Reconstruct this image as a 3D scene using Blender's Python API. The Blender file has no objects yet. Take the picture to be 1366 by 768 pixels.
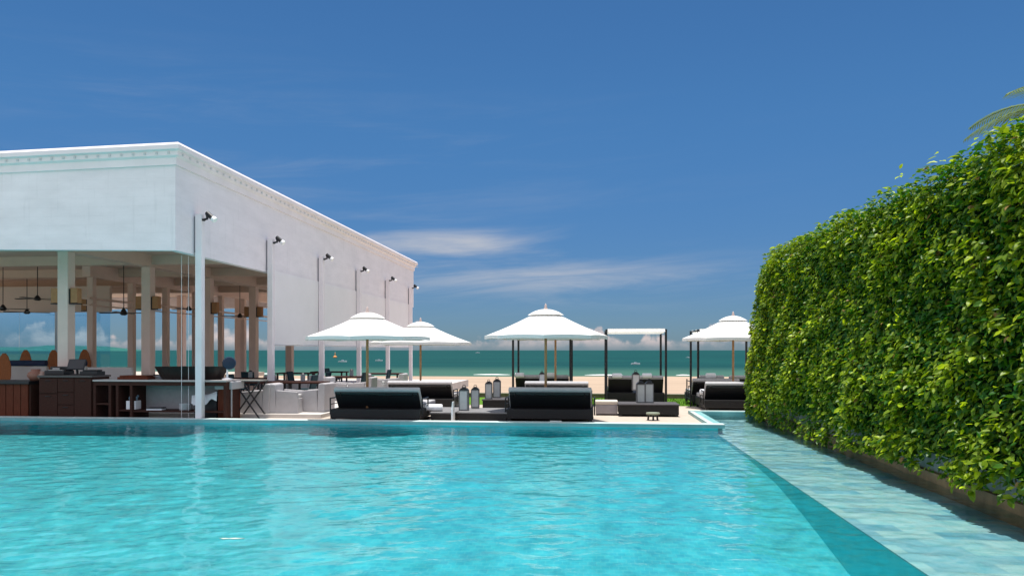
import bpy, bmesh, math, random
import numpy as np
from mathutils import Vector, Matrix, noise
random.seed(7); np.random.seed(7)
R = math.radians
scn = bpy.context.scene

# ------------------------------------------------------------------ camera
EYE = 1.80                      # metres above the pool water (z = 0)
YAW = 6.11
cd = bpy.data.cameras.new('camera'); cam = bpy.data.objects.new('camera', cd)
scn.collection.objects.link(cam); scn.camera = cam
cam.location = (0, 0, EYE); cam.rotation_euler = (R(90), 0, R(YAW))
cd.sensor_width = 36; cd.lens = 36*1000/1366; cd.shift_y = 83/1366
cd.clip_start = 0.05; cd.clip_end = 90000
scn.render.resolution_x = 1024; scn.render.resolution_y = 575

# ------------------------------------------------------------------ light
SUN = Vector((-0.03, 0.05, 1.0)).normalized()
el = math.asin(SUN.z); az = math.atan2(SUN.x, SUN.y)
sd = bpy.data.lights.new('sun', 'SUN'); sd.energy = 4.6; sd.angle = R(0.5); sd.color = (1, .965, .90)
so = bpy.data.objects.new('sun', sd); scn.collection.objects.link(so)
so.rotation_euler = (-SUN).to_track_quat('-Z', 'Y').to_euler()

w = bpy.data.worlds.new('World'); scn.world = w; w.use_nodes = True
nt = w.node_tree; N = nt.nodes; L = nt.links; N.clear()
def wn(t, **k):
    n = N.new(t)
    for a, b in k.items(): setattr(n, a, b)
    return n
out = wn('ShaderNodeOutputWorld'); bg = wn('ShaderNodeBackground')
sky = wn('ShaderNodeTexSky', sky_type='NISHITA', sun_disc=False)
sky.sun_elevation = el; sky.sun_rotation = az
sky.air_density = 1.0; sky.dust_density = 0.25; sky.ozone_density = 2.2; sky.altitude = 0
bg.inputs['Strength'].default_value = 0.125
geo = wn('ShaderNodeTexCoord')
sep = wn('ShaderNodeSeparateXYZ'); L.new(geo.outputs['Generated'], sep.inputs[0])
def wm(op, a, b=None, c=None, clamp=False):
    n = wn('ShaderNodeMath', operation=op); n.use_clamp = clamp
    for i, v in enumerate((a, b, c)):
        if v is None: continue
        if isinstance(v, (int, float)): n.inputs[i].default_value = v
        else: L.new(v, n.inputs[i])
    return n.outputs[0]
azi = wm('ARCTAN2', sep.outputs[0], sep.outputs[1])       # 0 = sea, + = right
hor = wm('SQRT', wm('ADD', wm('MULTIPLY', sep.outputs[0], sep.outputs[0]), wm('MULTIPLY', sep.outputs[1], sep.outputs[1])))
ele = wm('ARCTAN2', sep.outputs[2], hor)
def wnoise(sx, sy, sc, det, rough, off=0.0, dist=0.0, skew=0.0):
    cb = wn('ShaderNodeCombineXYZ')
    L.new(wm('MULTIPLY', azi, sx), cb.inputs[0])
    L.new(wm('MULTIPLY', wm('ADD', ele, wm('MULTIPLY', azi, skew)), sy), cb.inputs[1]); cb.inputs[2].default_value = off
    n = wn('ShaderNodeTexNoise'); n.inputs['Scale'].default_value = sc; n.inputs['Detail'].default_value = det
    n.inputs['Roughness'].default_value = rough; n.inputs['Distortion'].default_value = dist
    L.new(cb.outputs[0], n.inputs['Vector']); return n.outputs['Fac']
def ramp(v, a, b):
    m = wn('ShaderNodeMapRange', interpolation_type='SMOOTHSTEP'); L.new(v, m.inputs[0])
    m.inputs[1].default_value = a; m.inputs[2].default_value = b; return m.outputs[0]
def gauss(v, c, s):
    d = wm('DIVIDE', wm('SUBTRACT', v, c), s)
    return wm('POWER', 2.718, wm('MULTIPLY', wm('MULTIPLY', d, d), -1))
# cirrus: thin streaks low over the sea
ci_n = wnoise(1.0, 9.0, 3.6, 9, .62, 5.3, 0.5, -0.06)
m1 = wm('MULTIPLY', gauss(azi, -.19, .13), gauss(ele, .140, .018))
m2 = wm('MULTIPLY', gauss(azi, -.06, .24), gauss(ele, .092, .026))
m3 = wm('MULTIPLY', gauss(azi, -.34, .35), gauss(ele, .21, .10))
m4 = wm('MULTIPLY', gauss(azi, -.62, .24), gauss(ele, .30, .05))
mask = wm('ADD', wm('ADD', m1, wm('MULTIPLY', m2, .8)), wm('ADD', wm('MULTIPLY', m3, .13), wm('MULTIPLY', m4, .05)), clamp=True)
ci = ramp(wm('MULTIPLY_ADD', mask, .24, ci_n), .46, .90)
cirrus = wm('MULTIPLY', wm('MULTIPLY', ci, wm('POWER', mask, .8)), .85, clamp=True)
# cumulus bank along the horizon: billowed tops whose height varies, flat hazy base
top = wm('MULTIPLY_ADD', ramp(wnoise(1.0, .15, 14, 4, .55, 7.7), .38, .68), .032, .012)
puff = wnoise(1.0, 1.3, 42, 6, .62, 1.3, .3)
lev = wm('SUBTRACT', wm('ADD', top, wm('MULTIPLY', wm('SUBTRACT', puff, .5), .030)), ele)
cum = ramp(lev, -.001, .006)
base = ramp(ele, .0, .016)
cumf = wm('MULTIPLY', wm('MULTIPLY', cum, wm('MULTIPLY_ADD', base, .85, .12)), wm('MULTIPLY_ADD', ramp(wnoise(1.0, 1.4, 26, 5, .6, 9.2), .35, .62), .75, .15), clamp=True)
def mixc(f, a, b, t='MIX'):
    m = wn('ShaderNodeMix', data_type='RGBA', blend_type=t)
    if isinstance(f, (int, float)): m.inputs[0].default_value = f
    else: L.new(f, m.inputs[0])
    for i, v in ((6, a), (7, b)):
        if isinstance(v, tuple): m.inputs[i].default_value = (*v, 1)
        else: L.new(v, m.inputs[i])
    return m.outputs[2]
tint = mixc(1.0, sky.outputs[0], (.225, .435, .60), 'MULTIPLY')
lowb = ramp(ele, .0, .34)
tint2 = mixc(lowb, mixc(1.0, tint, (.80, .66, .78), 'MULTIPLY'), tint)
c1 = mixc(cirrus, tint2, (3.5, 3.6, 3.9))
c2 = mixc(cumf, c1, (4.6, 3.9, 3.8))
# bright broken cloud added out of view, inland and overhead, to fill shaded walls
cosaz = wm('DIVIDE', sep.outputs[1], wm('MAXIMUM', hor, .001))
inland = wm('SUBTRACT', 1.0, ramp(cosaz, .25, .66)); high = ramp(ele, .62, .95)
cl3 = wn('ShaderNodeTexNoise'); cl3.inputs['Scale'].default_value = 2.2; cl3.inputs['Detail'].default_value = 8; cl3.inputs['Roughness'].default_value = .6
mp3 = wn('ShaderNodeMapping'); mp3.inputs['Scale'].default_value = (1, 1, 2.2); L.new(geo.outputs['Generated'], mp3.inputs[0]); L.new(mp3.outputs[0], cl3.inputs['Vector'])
fill_cloud = wm('MULTIPLY', wm('MAXIMUM', inland, wm('MULTIPLY', high, .75)), wm('MULTIPLY_ADD', ramp(cl3.outputs['Fac'], .36, .58), .70, .28))
c2 = mixc(wm('MULTIPLY', fill_cloud, ramp(ele, .0, .06)), c2, (6.9, 7.0, 7.9))
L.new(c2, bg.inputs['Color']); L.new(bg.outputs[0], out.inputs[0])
scn.view_settings.view_transform = 'Standard'; scn.view_settings.look = 'None'
scn.view_settings.exposure = 0.32; scn.view_settings.gamma = 1
scn.view_settings.use_curve_mapping = False

# ------------------------------------------------------------------ helpers
THY = R(YAW); CT, ST = math.cos(THY), math.sin(THY)
def at(px, c, z=0.0):
    """place at bearing px and distance c along the view axis"""
    t = (px-683)/1000
    return Vector((c*(-ST+t*CT), c*(CT+t*ST), z))

MATS = {}
def mat(name, col, rough=.6, spec=.3, metal=0, var=0, vscale=8, bump=0, bscale=40, vec=None, trans=0, stretch=(1,1,1)):
    if name in MATS: return MATS[name]
    m = bpy.data.materials.new(name); m.use_nodes = True; t = m.node_tree; n = t.nodes; l = t.links
    p = n['Principled BSDF']; p.inputs['Base Color'].default_value = (*col, 1)
    p.inputs['Roughness'].default_value = rough; p.inputs['Specular IOR Level'].default_value = spec; p.inputs['Metallic'].default_value = metal
    tc = n.new('ShaderNodeTexCoord'); mp = n.new('ShaderNodeMapping'); l.new(tc.outputs['Object'], mp.inputs[0]); mp.inputs['Scale'].default_value = stretch
    if var:
        ns = n.new('ShaderNodeTexNoise'); ns.inputs['Scale'].default_value = vscale; ns.inputs['Detail'].default_value = 6; ns.inputs['Roughness'].default_value = .6
        l.new(mp.outputs[0], ns.inputs['Vector'])
        r = n.new('ShaderNodeMapRange'); r.inputs[1].default_value = .3; r.inputs[2].default_value = .7; r.inputs[3].default_value = 1-var; r.inputs[4].default_value = 1+var*.6
        l.new(ns.outputs['Fac'], r.inputs[0])
        mx = n.new('ShaderNodeMix'); mx.data_type = 'RGBA'; mx.blend_type = 'MULTIPLY'; mx.inputs[0].default_value = 1
        mx.inputs[6].default_value = (*col, 1); l.new(r.outputs[0], mx.inputs[7]); l.new(mx.outputs[2], p.inputs['Base Color'])
    if bump:
        nb = n.new('ShaderNodeTexNoise'); nb.inputs['Scale'].default_value = bscale; nb.inputs['Detail'].default_value = 4
        l.new(mp.outputs[0], nb.inputs['Vector'])
        b = n.new('ShaderNodeBump'); b.inputs['Strength'].default_value = bump; b.inputs['Distance'].default_value = .01
        l.new(nb.outputs['Fac'], b.inputs['Height']); l.new(b.outputs[0], p.inputs['Normal'])
    if trans:
        tr = n.new('ShaderNodeBsdfTranslucent'); tr.inputs[0].default_value = (*col, 1)
        ms = n.new('ShaderNodeMixShader'); ms.inputs[0].default_value = trans
        l.new(p.outputs[0], ms.inputs[1]); l.new(tr.outputs[0], ms.inputs[2]); l.new(ms.outputs[0], n['Material Output'].inputs[0])
    MATS[name] = m; return m

class MB:
    def __init__(s): s.v = []; s.f = []; s.M = Matrix.Identity(4)
    def add(s, vs, fs):
        o = len(s.v); s.v += [tuple(s.M @ Vector(p)) for p in vs]; s.f += [tuple(o+i for i in f) for f in fs]; return s
    def box(s, x0, x1, y0, y1, z0, z1):
        return s.add([(x0,y0,z0),(x1,y0,z0),(x1,y1,z0),(x0,y1,z0),(x0,y0,z1),(x1,y0,z1),(x1,y1,z1),(x0,y1,z1)],
              [(0,3,2,1),(4,5,6,7),(0,1,5,4),(1,2,6,5),(2,3,7,6),(3,0,4,7)])
    def cbox(s, cx, cy, cz, sx, sy, sz): return s.box(cx-sx/2,cx+sx/2,cy-sy/2,cy+sy/2,cz-sz/2,cz+sz/2)
    def prism(s, poly, axis, a, b):
        """extrude a closed 2-D outline between a and b along an axis"""
        n = len(poly)
        mk = {'x': lambda p, q: (q, p[0], p[1]), 'y': lambda p, q: (p[0], q, p[1]), 'z': lambda p, q: (p[0], p[1], q)}[axis]
        vs = [mk(p, a) for p in poly]+[mk(p, b) for p in poly]
        fs = [tuple(range(n)), tuple(range(2*n-1, n-1, -1))]+[(i, i+n, (i+1) % n+n, (i+1) % n) for i in range(n)]
        return s.add(vs, fs)
    def tube(s, p, q, r, r2=None, k=8):
        p, q = Vector(p), Vector(q); r2 = r if r2 is None else r2
        d = (q-p).normalized(); u = d.orthogonal().normalized(); w_ = d.cross(u)
        vs = []
        for c, rr in ((p, r), (q, r2)):
            for i in range(k):
                a = 2*math.pi*i/k; vs.append(c+u*math.cos(a)*rr+w_*math.sin(a)*rr)
        return s.add(vs, [(i, (i+1) % k, (i+1) % k+k, i+k) for i in range(k)]+[tuple(range(k-1, -1, -1)), tuple(range(k, 2*k))])
    def lathe(s, prof, k=16, cx=0, cy=0):
        vs = []; fs = []
        for (r, z) in prof:
            for i in range(k):
                a = 2*math.pi*(i+.5)/k; vs.append((cx+r*math.cos(a), cy+r*math.sin(a), z))
        for j in range(len(prof)-1):
            for i in range(k): fs.append((j*k+i, j*k+(i+1) % k, (j+1)*k+(i+1) % k, (j+1)*k+i))
        fs.append(tuple(range(k-1, -1, -1))); fs.append(tuple((len(prof)-1)*k+i for i in range(k)))
        return s.add(vs, fs)
    def build(s, name, m, parent=None, bevel=0, smooth=False, seg=2):
        me = bpy.data.meshes.new(name); me.from_pydata(s.v, [], s.f); me.materials.append(m)
        bm = bmesh.new(); bm.from_mesh(me)
        bmesh.ops.recalc_face_normals(bm, faces=bm.faces)
        if bevel:
            ed = [e for e in bm.edges if len(e.link_faces) == 2 and e.calc_face_angle(0) > .6]
            bmesh.ops.bevel(bm, geom=ed, offset=bevel, segments=seg, affect='EDGES', profile=.6)
        if smooth:
            for f in bm.faces: f.smooth = True
        bm.to_mesh(me); bm.free()
        o = bpy.data.objects.new(name, me); scn.collection.objects.link(o)
        if parent: o.parent = parent
        return o

def tag(o, label, cat, group=None):
    o['label'] = label; o['category'] = cat
    if group: o['group'] = group
    return o
def thing(name, label, cat, loc=(0,0,0), rz=0, group=None):
    o = bpy.data.objects.new(name, None); scn.collection.objects.link(o); o.empty_display_size = .2
    o.location = loc; o.rotation_euler = (0, 0, rz); return tag(o, label, cat, group)
def struct(o): o['kind'] = 'structure'; return o
def dup(root, label, loc, rz=0, scale=None, group=None):
    r = root.copy(); scn.collection.objects.link(r); r.location = loc; r.rotation_euler = (0, 0, rz); r['label'] = label
    if scale: r.scale = scale
    if group: r['group'] = group
    for ch in list(root.children):
        c = ch.copy(); scn.collection.objects.link(c); c.parent = r
        for g in list(ch.children):
            d = g.copy(); scn.collection.objects.link(d); d.parent = c
    return r

white = mat('white_paint', (.84,.78,.79), .55, .3, var=.06, vscale=1.5, bump=.15, bscale=25)
dark = mat('dark_wicker', (.013,.012,.013), .6, .35, var=.3, vscale=60, bump=.6, bscale=160)
black = mat('black_metal', (.012,.012,.014), .4, .4)
cushion = mat('grey_cushion', (.42,.41,.42), .9, .1, var=.08, vscale=10, bump=.3, bscale=120)
dgrey = mat('charcoal_cushion', (.09,.085,.09), .9, .1, var=.15, vscale=12)
towelm = mat('white_towel', (.80,.80,.82), .95, .05, bump=.5, bscale=150)
slip = mat('white_slipcover', (.44,.42,.43), .9, .1, var=.07, vscale=5, bump=.3, bscale=60)
teak = mat('teak', (.46,.25,.12), .5, .3, var=.3, vscale=14, stretch=(3,3,.3))
canvas = mat('white_canvas', (.86,.85,.82), .85, .1, trans=.22, bump=.2, bscale=14)
brown = mat('dark_brown_wood', (.055,.022,.016), .7, .12, var=.35, vscale=10, stretch=(1,1,6))
redwood = mat('red_brown_wood', (.13,.035,.018), .7, .12, var=.4, vscale=12, stretch=(6,1,.4))
beige = mat('beige_interior_paint', (.66,.52,.43), .7, .2, var=.05, vscale=2)
colm = mat('column_paint', (.76,.60,.53), .7, .1, var=.06, vscale=2)
stone = mat('concrete', (.30,.30,.29), .85, .2, var=.35, vscale=5, bump=.5, bscale=20)
shade = mat('tan_lamp_shade', (.42,.22,.11), .8, .1, var=.1)

# ------------------------------------------------------------------ setting: pool, deck, ground, sea
def tile_mat(name, c1, c2, mortar, bw, bh, rot=0, var=.5, mix_noise=.25):
    m = bpy.data.materials.new(name); m.use_nodes = True; t = m.node_tree; n = t.nodes; l = t.links; p = n['Principled BSDF']
    tc = n.new('ShaderNodeTexCoord'); mp = n.new('ShaderNodeMapping'); l.new(tc.outputs['Object'], mp.inputs[0]); mp.inputs['Rotation'].default_value = rot if isinstance(rot, tuple) else (0,0,rot)
    b = n.new('ShaderNodeTexBrick'); l.new(mp.outputs[0], b.inputs['Vector'])
    b.inputs['Scale'].default_value = 1; b.inputs['Brick Width'].default_value = bw; b.inputs['Row Height'].default_value = bh
    b.inputs['Mortar Size'].default_value = .004; b.inputs['Bias'].default_value = -.35
    b.inputs['Color1'].default_value = (*c1, 1); b.inputs['Color2'].default_value = (*c2, 1); b.inputs['Mortar'].default_value = (*mortar, 1)
    ns = n.new('ShaderNodeTexNoise'); ns.inputs['Scale'].default_value = 2.2; ns.inputs['Detail'].default_value = 8; ns.inputs['Roughness'].default_value = .7
    l.new(tc.outputs['Object'], ns.inputs['Vector'])
    r = n.new('ShaderNodeMapRange'); r.inputs[1].default_value = .3; r.inputs[2].default_value = .7; r.inputs[3].default_value = 1-mix_noise; r.inputs[4].default_value = 1+mix_noise*.7
    l.new(ns.outputs['Fac'], r.inputs[0])
    mx = n.new('ShaderNodeMix'); mx.data_type = 'RGBA'; mx.blend_type = 'MULTIPLY'; mx.inputs[0].default_value = 1
    l.new(b.outputs['Color'], mx.inputs[6]); l.new(r.outputs[0], mx.inputs[7]); l.new(mx.outputs[2], p.inputs['Base Color'])
    p.inputs['Roughness'].default_value = .45; p.inputs['Specular IOR Level'].default_value = .3
    return m
floor_t = tile_mat('pool_mosaic', (.032,.375,.415), (.020,.295,.36), (.07,.40,.42), .10, .10, mix_noise=.30)
ledge_t = tile_mat('ledge_tile', (.27,.47,.48), (.06,.26,.37), (.20,.37,.40), .60, .30, mix_noise=.07)
wall_t = tile_mat('pool_wall_tile', (.03,.66,.72), (.03,.58,.65), (.08,.62,.66), .3, .1, rot=(R(90),0,R(90)), mix_noise=.12)
cope_t = tile_mat('coping_tile', (.22,.46,.47), (.15,.38,.40), (.2,.38,.38), .4, .4, mix_noise=.15)

PX0, PX1 = -27.0, 2.87       # deep basin
PY0, PY1 = 4.7, 17.62
LX1, LY1 = 4.62, 21.45       # shallow ledge
DP, DL = -1.15, -.13
b = MB(); fp = [(PY0,-1.15),(7.0,-.96),(8.72,-.72),(9.67,-.59),(10.67,-.45),(12.2,-.29),(14.2,-.21),(PY1,-.22)]
for y, z in fp: b.v += [(PX0,y,z),(PX1,y,z)]
b.f += [(2*i,2*i+1,2*i+3,2*i+2) for i in range(len(fp)-1)]
struct(b.build('pool_floor', floor_t))
b = MB()
b.box(PX1, PX1+.25, PY0, PY1, DP, DL-.0125); b.box(PX0-.2, PX0, PY0, PY1, DP, 0.07)
b.box(PX0, PX1, PY1, PY1+.2, DP, .01); b.box(PX0, LX1, PY0-.2, PY0, DP, .0)
struct(b.build('pool_wall', wall_t))
b = MB(); b.box(PX1, LX1+.3, PY0, PY1, DL-.012, DL); b.box(PX1, LX1+.3, PY1+.002, LY1, DL-.012, DL-.001)
struct(b.build('pool_ledge', ledge_t))
# coping round the deep basin and the ledge end
b = MB()
b.box(PX0-.2, PX1+.16, PY1+.001, PY1+.33, .004, .078)
b.box(PX1-.16, PX1+.16, PY1+.331, LY1, DL-.2, .075)
b.box(PX1-.16, LX1+.5, LY1+.001, LY1+.3, DL-.2, .082)
struct(b.build('pool_coping', cope_t, bevel=.004))
b = MB()
b.box(PX0-.2, PX1+.16, PY1-.004, PY1+.33, .080, .098); b.box(PX1-.16, PX1-.04, PY1+.332, LY1-.02, .080, .092); b.box(PX1-.16, LX1+.5, LY1+.10, LY1+.3, .084, .096)
struct(b.build('coping_edge', mat('pale_coping_stone', (.50,.60,.58), .6, .3, var=.12, vscale=3), bevel=.004))

# water
def water_mat():
    m = bpy.data.materials.new('pool_water'); m.use_nodes = True; t = m.node_tree; n = t.nodes; l = t.links
    n.remove(n['Principled BSDF']); o = n['Material Output']
    tc = n.new('ShaderNodeTexCoord')
    def nz(sc, det, sx=1, sy=1, rough=.5):
        mp = n.new('ShaderNodeMapping'); mp.inputs['Scale'].default_value = (sx, sy, 1); mp.inputs['Rotation'].default_value = (0,0,.18); l.new(tc.outputs['Object'], mp.inputs[0])
        q = n.new('ShaderNodeTexNoise'); q.inputs['Scale'].default_value = sc; q.inputs['Detail'].default_value = det; q.inputs['Roughness'].default_value = rough; q.inputs['Distortion'].default_value = .6
        l.new(mp.outputs[0], q.inputs['Vector']); return q.outputs['Fac']
    def bump(h, st, dist, prev=None):
        q = n.new('ShaderNodeBump'); q.inputs['Strength'].default_value = st; q.inputs['Distance'].default_value = dist
        l.new(h, q.inputs['Height'])
        if prev: l.new(prev, q.inputs['Normal'])
        return q.outputs[0]
    nb = bump(nz(14, 3, .8, 1.3), .5, .0035)
    fr = n.new('ShaderNodeFresnel'); fr.inputs[0].default_value = 1.33; l.new(nb, fr.inputs['Normal'])
    mn = n.new('ShaderNodeMath'); mn.operation = 'MINIMUM'; mn.inputs[1].default_value = .72; l.new(fr.outputs[0], mn.inputs[0])
    tr = n.new('ShaderNodeBsdfTransparent'); tr.inputs[0].default_value = (.80,.975,.985,1)
    gl = n.new('ShaderNodeBsdfGlossy'); gl.inputs['Roughness'].default_value = .035; l.new(nb, gl.inputs['Normal'])
    # caustic light painted into the transparency colour as a net of brighter lines
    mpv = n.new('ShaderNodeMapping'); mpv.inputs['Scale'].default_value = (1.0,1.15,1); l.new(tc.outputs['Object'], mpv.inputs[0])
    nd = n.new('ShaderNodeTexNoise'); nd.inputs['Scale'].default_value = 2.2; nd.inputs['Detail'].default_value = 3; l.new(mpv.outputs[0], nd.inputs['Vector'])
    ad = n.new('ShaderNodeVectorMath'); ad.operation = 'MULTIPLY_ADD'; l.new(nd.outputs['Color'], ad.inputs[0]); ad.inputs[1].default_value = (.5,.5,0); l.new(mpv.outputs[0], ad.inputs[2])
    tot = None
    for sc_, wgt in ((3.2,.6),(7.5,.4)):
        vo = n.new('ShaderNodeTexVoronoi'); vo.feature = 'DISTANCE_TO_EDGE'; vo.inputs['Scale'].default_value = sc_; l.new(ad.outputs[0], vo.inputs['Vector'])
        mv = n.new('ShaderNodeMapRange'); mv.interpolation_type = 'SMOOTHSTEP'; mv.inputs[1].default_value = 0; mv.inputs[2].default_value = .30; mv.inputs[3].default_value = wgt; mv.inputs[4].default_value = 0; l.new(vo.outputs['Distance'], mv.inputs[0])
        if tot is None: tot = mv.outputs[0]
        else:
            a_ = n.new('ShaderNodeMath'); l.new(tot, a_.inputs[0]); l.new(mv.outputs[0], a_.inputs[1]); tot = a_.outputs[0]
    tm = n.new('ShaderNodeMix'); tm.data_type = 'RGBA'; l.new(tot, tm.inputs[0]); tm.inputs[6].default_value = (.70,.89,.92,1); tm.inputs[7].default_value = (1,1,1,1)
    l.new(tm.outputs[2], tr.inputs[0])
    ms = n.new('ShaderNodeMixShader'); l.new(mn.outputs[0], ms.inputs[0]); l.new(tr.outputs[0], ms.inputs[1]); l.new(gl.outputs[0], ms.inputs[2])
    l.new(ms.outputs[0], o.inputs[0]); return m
wm_ = water_mat()
wr = np.random.RandomState(4); WV = []
for k in range(90):
    lam = .11*(1.3/.11)**(k/89); th = wr.normal(math.pi/2+.2, .85); WV.append((2*math.pi/lam*math.cos(th), 2*math.pi/lam*math.sin(th), wr.uniform(0, 6.28), .0110*min(1, .6+.12/lam)*lam/(2*math.pi)*wr.uniform(.5,1.4)))
def wave_sheet(x0, x1, y0, y1, dx, dy):
    nx_ = int((x1-x0)/dx)+1; ny_ = int((y1-y0)/dy)+1
    gx, gy = np.meshgrid(np.linspace(x0, x1, nx_), np.linspace(y0, y1, ny_)); z = np.zeros_like(gx)
    for kx, ky, ph, a_ in WV: z += a_*np.sin(kx*gx+ky*gy+ph)
    return np.stack([gx, gy, z], -1).reshape(-1, 3), nx_, ny_
vs_all = []; fs_all = []; off = 0
for reg in ((PX0, -14.0, PY0, PY1, .12, .08), (-14.0, LX1, PY0, PY1, .038, .030), (PX1+.16, LX1, PY1, LY1, .04, .04)):
    v_, a_, c_ = wave_sheet(*reg); vs_all.append(v_)
    ii, jj = np.meshgrid(np.arange(a_-1), np.arange(c_-1)); q = (jj*a_+ii).ravel()+off
    fs_all.append(np.stack([q, q+1, q+1+a_, q+a_], -1)); off += len(v_)
V_ = np.concatenate(vs_all); F_ = np.concatenate(fs_all)
me = bpy.data.meshes.new('pool_water'); me.vertices.add(len(V_)); me.vertices.foreach_set('co', V_.ravel())
me.loops.add(F_.size); me.loops.foreach_set('vertex_index', F_.ravel().astype(np.int32))
me.polygons.add(len(F_)); me.polygons.foreach_set('loop_start', np.arange(0, F_.size, 4, dtype=np.int32)); me.polygons.foreach_set('loop_total', np.full(len(F_), 4, dtype=np.int32))
me.polygons.foreach_set('use_smooth', np.ones(len(F_), dtype=bool)); me.update(calc_edges=True); me.materials.append(wm_)
pw = bpy.data.objects.new('pool_water', me); scn.collection.objects.link(pw); struct(pw)

deck_m = mat('pale_stone_paving', (.50,.42,.35), .75, .2, var=.12, vscale=3, bump=.2, bscale=30)
b = MB()
b.box(-7.15, PX1-.161, PY1+.334, 24.6, -.3, .0)
b.box(PX1-.16, 40, LY1+.304, 24.6, -.3, .0)
b.box(PX0-.2, -7.15, PY1+.334, 19.2, -.3, .0)
b.box(-60, PX0-.204, -20, 60, -.3, -.002); b.box(PX0-.2, 40, -20, PY0-.2, -.3, .0); b.box(6.05, 40, PY0-.2, LY1+.3, -.3, -.003)
struct(b.build('pool_deck', deck_m))
terr = mat('pale_terrace_stone', (.60,.56,.52), .7, .2, var=.1, vscale=2)
b = MB(); b.box(PX0-.2, -7.15, 19.202, 43, -.3, .10)
struct(b.build('terrace_floor', terr))
grass_m = mat('lawn_grass', (.10,.22,.02), .9, .1, var=.35, vscale=6, bump=1, bscale=60)
b = MB(); b.box(-7.148, 60, 24.602, 29.0, -.3, -.03)
struct(b.build('lawn', grass_m))
gb = MB()
for i in range(9000):
    x = random.uniform(-1.5, 8); y = random.uniform(24.65, 28.9); h = random.uniform(.03, .07); a = random.uniform(0, 6.28)
    dx, dy = math.cos(a)*.008, math.sin(a)*.008
    gb.add([(x-dx,y-dy,-.03),(x+dx,y+dy,-.03),(x+random.uniform(-.02,.02),y+random.uniform(-.02,.02),-.03+h)], [(0,1,2)])
g = gb.build('grass', grass_m); g['kind'] = 'stuff'; tag(g, 'short bright green grass on the strip between deck and beach', 'grass')
# ground behind and beside the resort
land = mat('dry_ground', (.20,.22,.10), .9, .1, var=.3, vscale=.4)
b = MB(); b.box(-400, -60.01, -300, 45, -1, -.05); b.box(40.01, 400, -300, 45, -1, -.05); b.box(-60, 40, -300, -20.01, -1, -.05)
struct(b.build('ground', land))
# beach: a sheet that slopes below the sea
sand = mat('beach_sand', (.40,.30,.215), .9, .1, var=.14, vscale=.25, bump=.6, bscale=6, stretch=(.25,1,1))
b = MB(); rows = [(28.9,-.55),(34,-.62),(44,-.85),(62,-1.10),(80,-1.32),(93,-1.47),(101,-1.66),(130,-2.6),(400,-9)]
xs = [-3000,-800,-300,-150]+list(range(-100, 101, 5))+[150,300,800,3000]
for (y, z) in rows:
    for x in xs:
        amp = 0 if y < 30 or y > 110 else .05
        b.v.append((x, y+(1.6*math.sin(x*.045+1)+.8*math.sin(x*.13) if 80 < y < 120 else 0), z+amp*(noise.noise(Vector((x*.05, y*.1, 0))))))
nx = len(xs)
for j in range(len(rows)-1):
    for i in range(nx-1): b.f.append((j*nx+i, j*nx+i+1, (j+1)*nx+i+1, (j+1)*nx+i))
struct(b.build('beach', sand, smooth=True))
def sea_mat():
    m = bpy.data.materials.new('sea_water'); m.use_nodes = True; t = m.node_tree; n = t.nodes; l = t.links; p = n['Principled BSDF']
    tc = n.new('ShaderNodeTexCoord'); mp = n.new('ShaderNodeMapping'); mp.inputs['Scale'].default_value = (.02,.06,1); l.new(tc.outputs['Object'], mp.inputs[0])
    ns = n.new('ShaderNodeTexNoise'); ns.inputs['Scale'].default_value = 1.0; ns.inputs['Detail'].default_value = 7; l.new(mp.outputs[0], ns.inputs['Vector'])
    cr = n.new('ShaderNodeValToRGB'); l.new(ns.outputs['Fac'], cr.inputs[0])
    cr.color_ramp.elements[0].position = .3; cr.color_ramp.elements[0].color = (.004,.042,.034,1)
    cr.color_ramp.elements[1].position = .7; cr.color_ramp.elements[1].color = (.008,.068,.052,1)
    # shallows over sand near the shore
    sp = n.new('ShaderNodeSeparateXYZ'); l.new(tc.outputs['Object'], sp.inputs[0])
    mr = n.new('ShaderNodeMapRange'); mr.interpolation_type = 'SMOOTHERSTEP'; mr.inputs[1].default_value = 95; mr.inputs[2].default_value = 165; mr.inputs[3].default_value = 1; mr.inputs[4].default_value = 0
    l.new(sp.outputs[1], mr.inputs[0])
    mx = n.new('ShaderNodeMix'); mx.data_type = 'RGBA'; l.new(mr.outputs[0], mx.inputs[0]); l.new(cr.outputs[0], mx.inputs[6]); mx.inputs[7].default_value = (.05,.12,.08,1)
    l.new(mx.outputs[2], p.inputs['Base Color']); p.inputs['Roughness'].default_value = .45; p.inputs['Specular IOR Level'].default_value = .04
    mp2 = n.new('ShaderNodeMapping'); mp2.inputs['Scale'].default_value = (.3,1,1); l.new(tc.outputs['Object'], mp2.inputs[0])
    n2 = n.new('ShaderNodeTexNoise'); n2.inputs['Scale'].default_value = .8; n2.inputs['Detail'].default_value = 6; l.new(mp2.outputs[0], n2.inputs['Vector'])
    bp = n.new('ShaderNodeBump'); bp.inputs['Strength'].default_value = .5; bp.inputs['Distance'].default_value = .2
    l.new(n2.outputs['Fac'], bp.inputs['Height']); l.new(bp.outputs[0], p.inputs['Normal'])
    return m
b = MB(); b.add([(-60000,90,-1.5),(60000,90,-1.5),(60000,60000,-1.5),(-60000,60000,-1.5)], [(0,1,2,3)])
struct(b.build('sea', sea_mat()))
foam = mat('sea_foam', (.85,.86,.84), .9, .1)
fb = MB()
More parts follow.
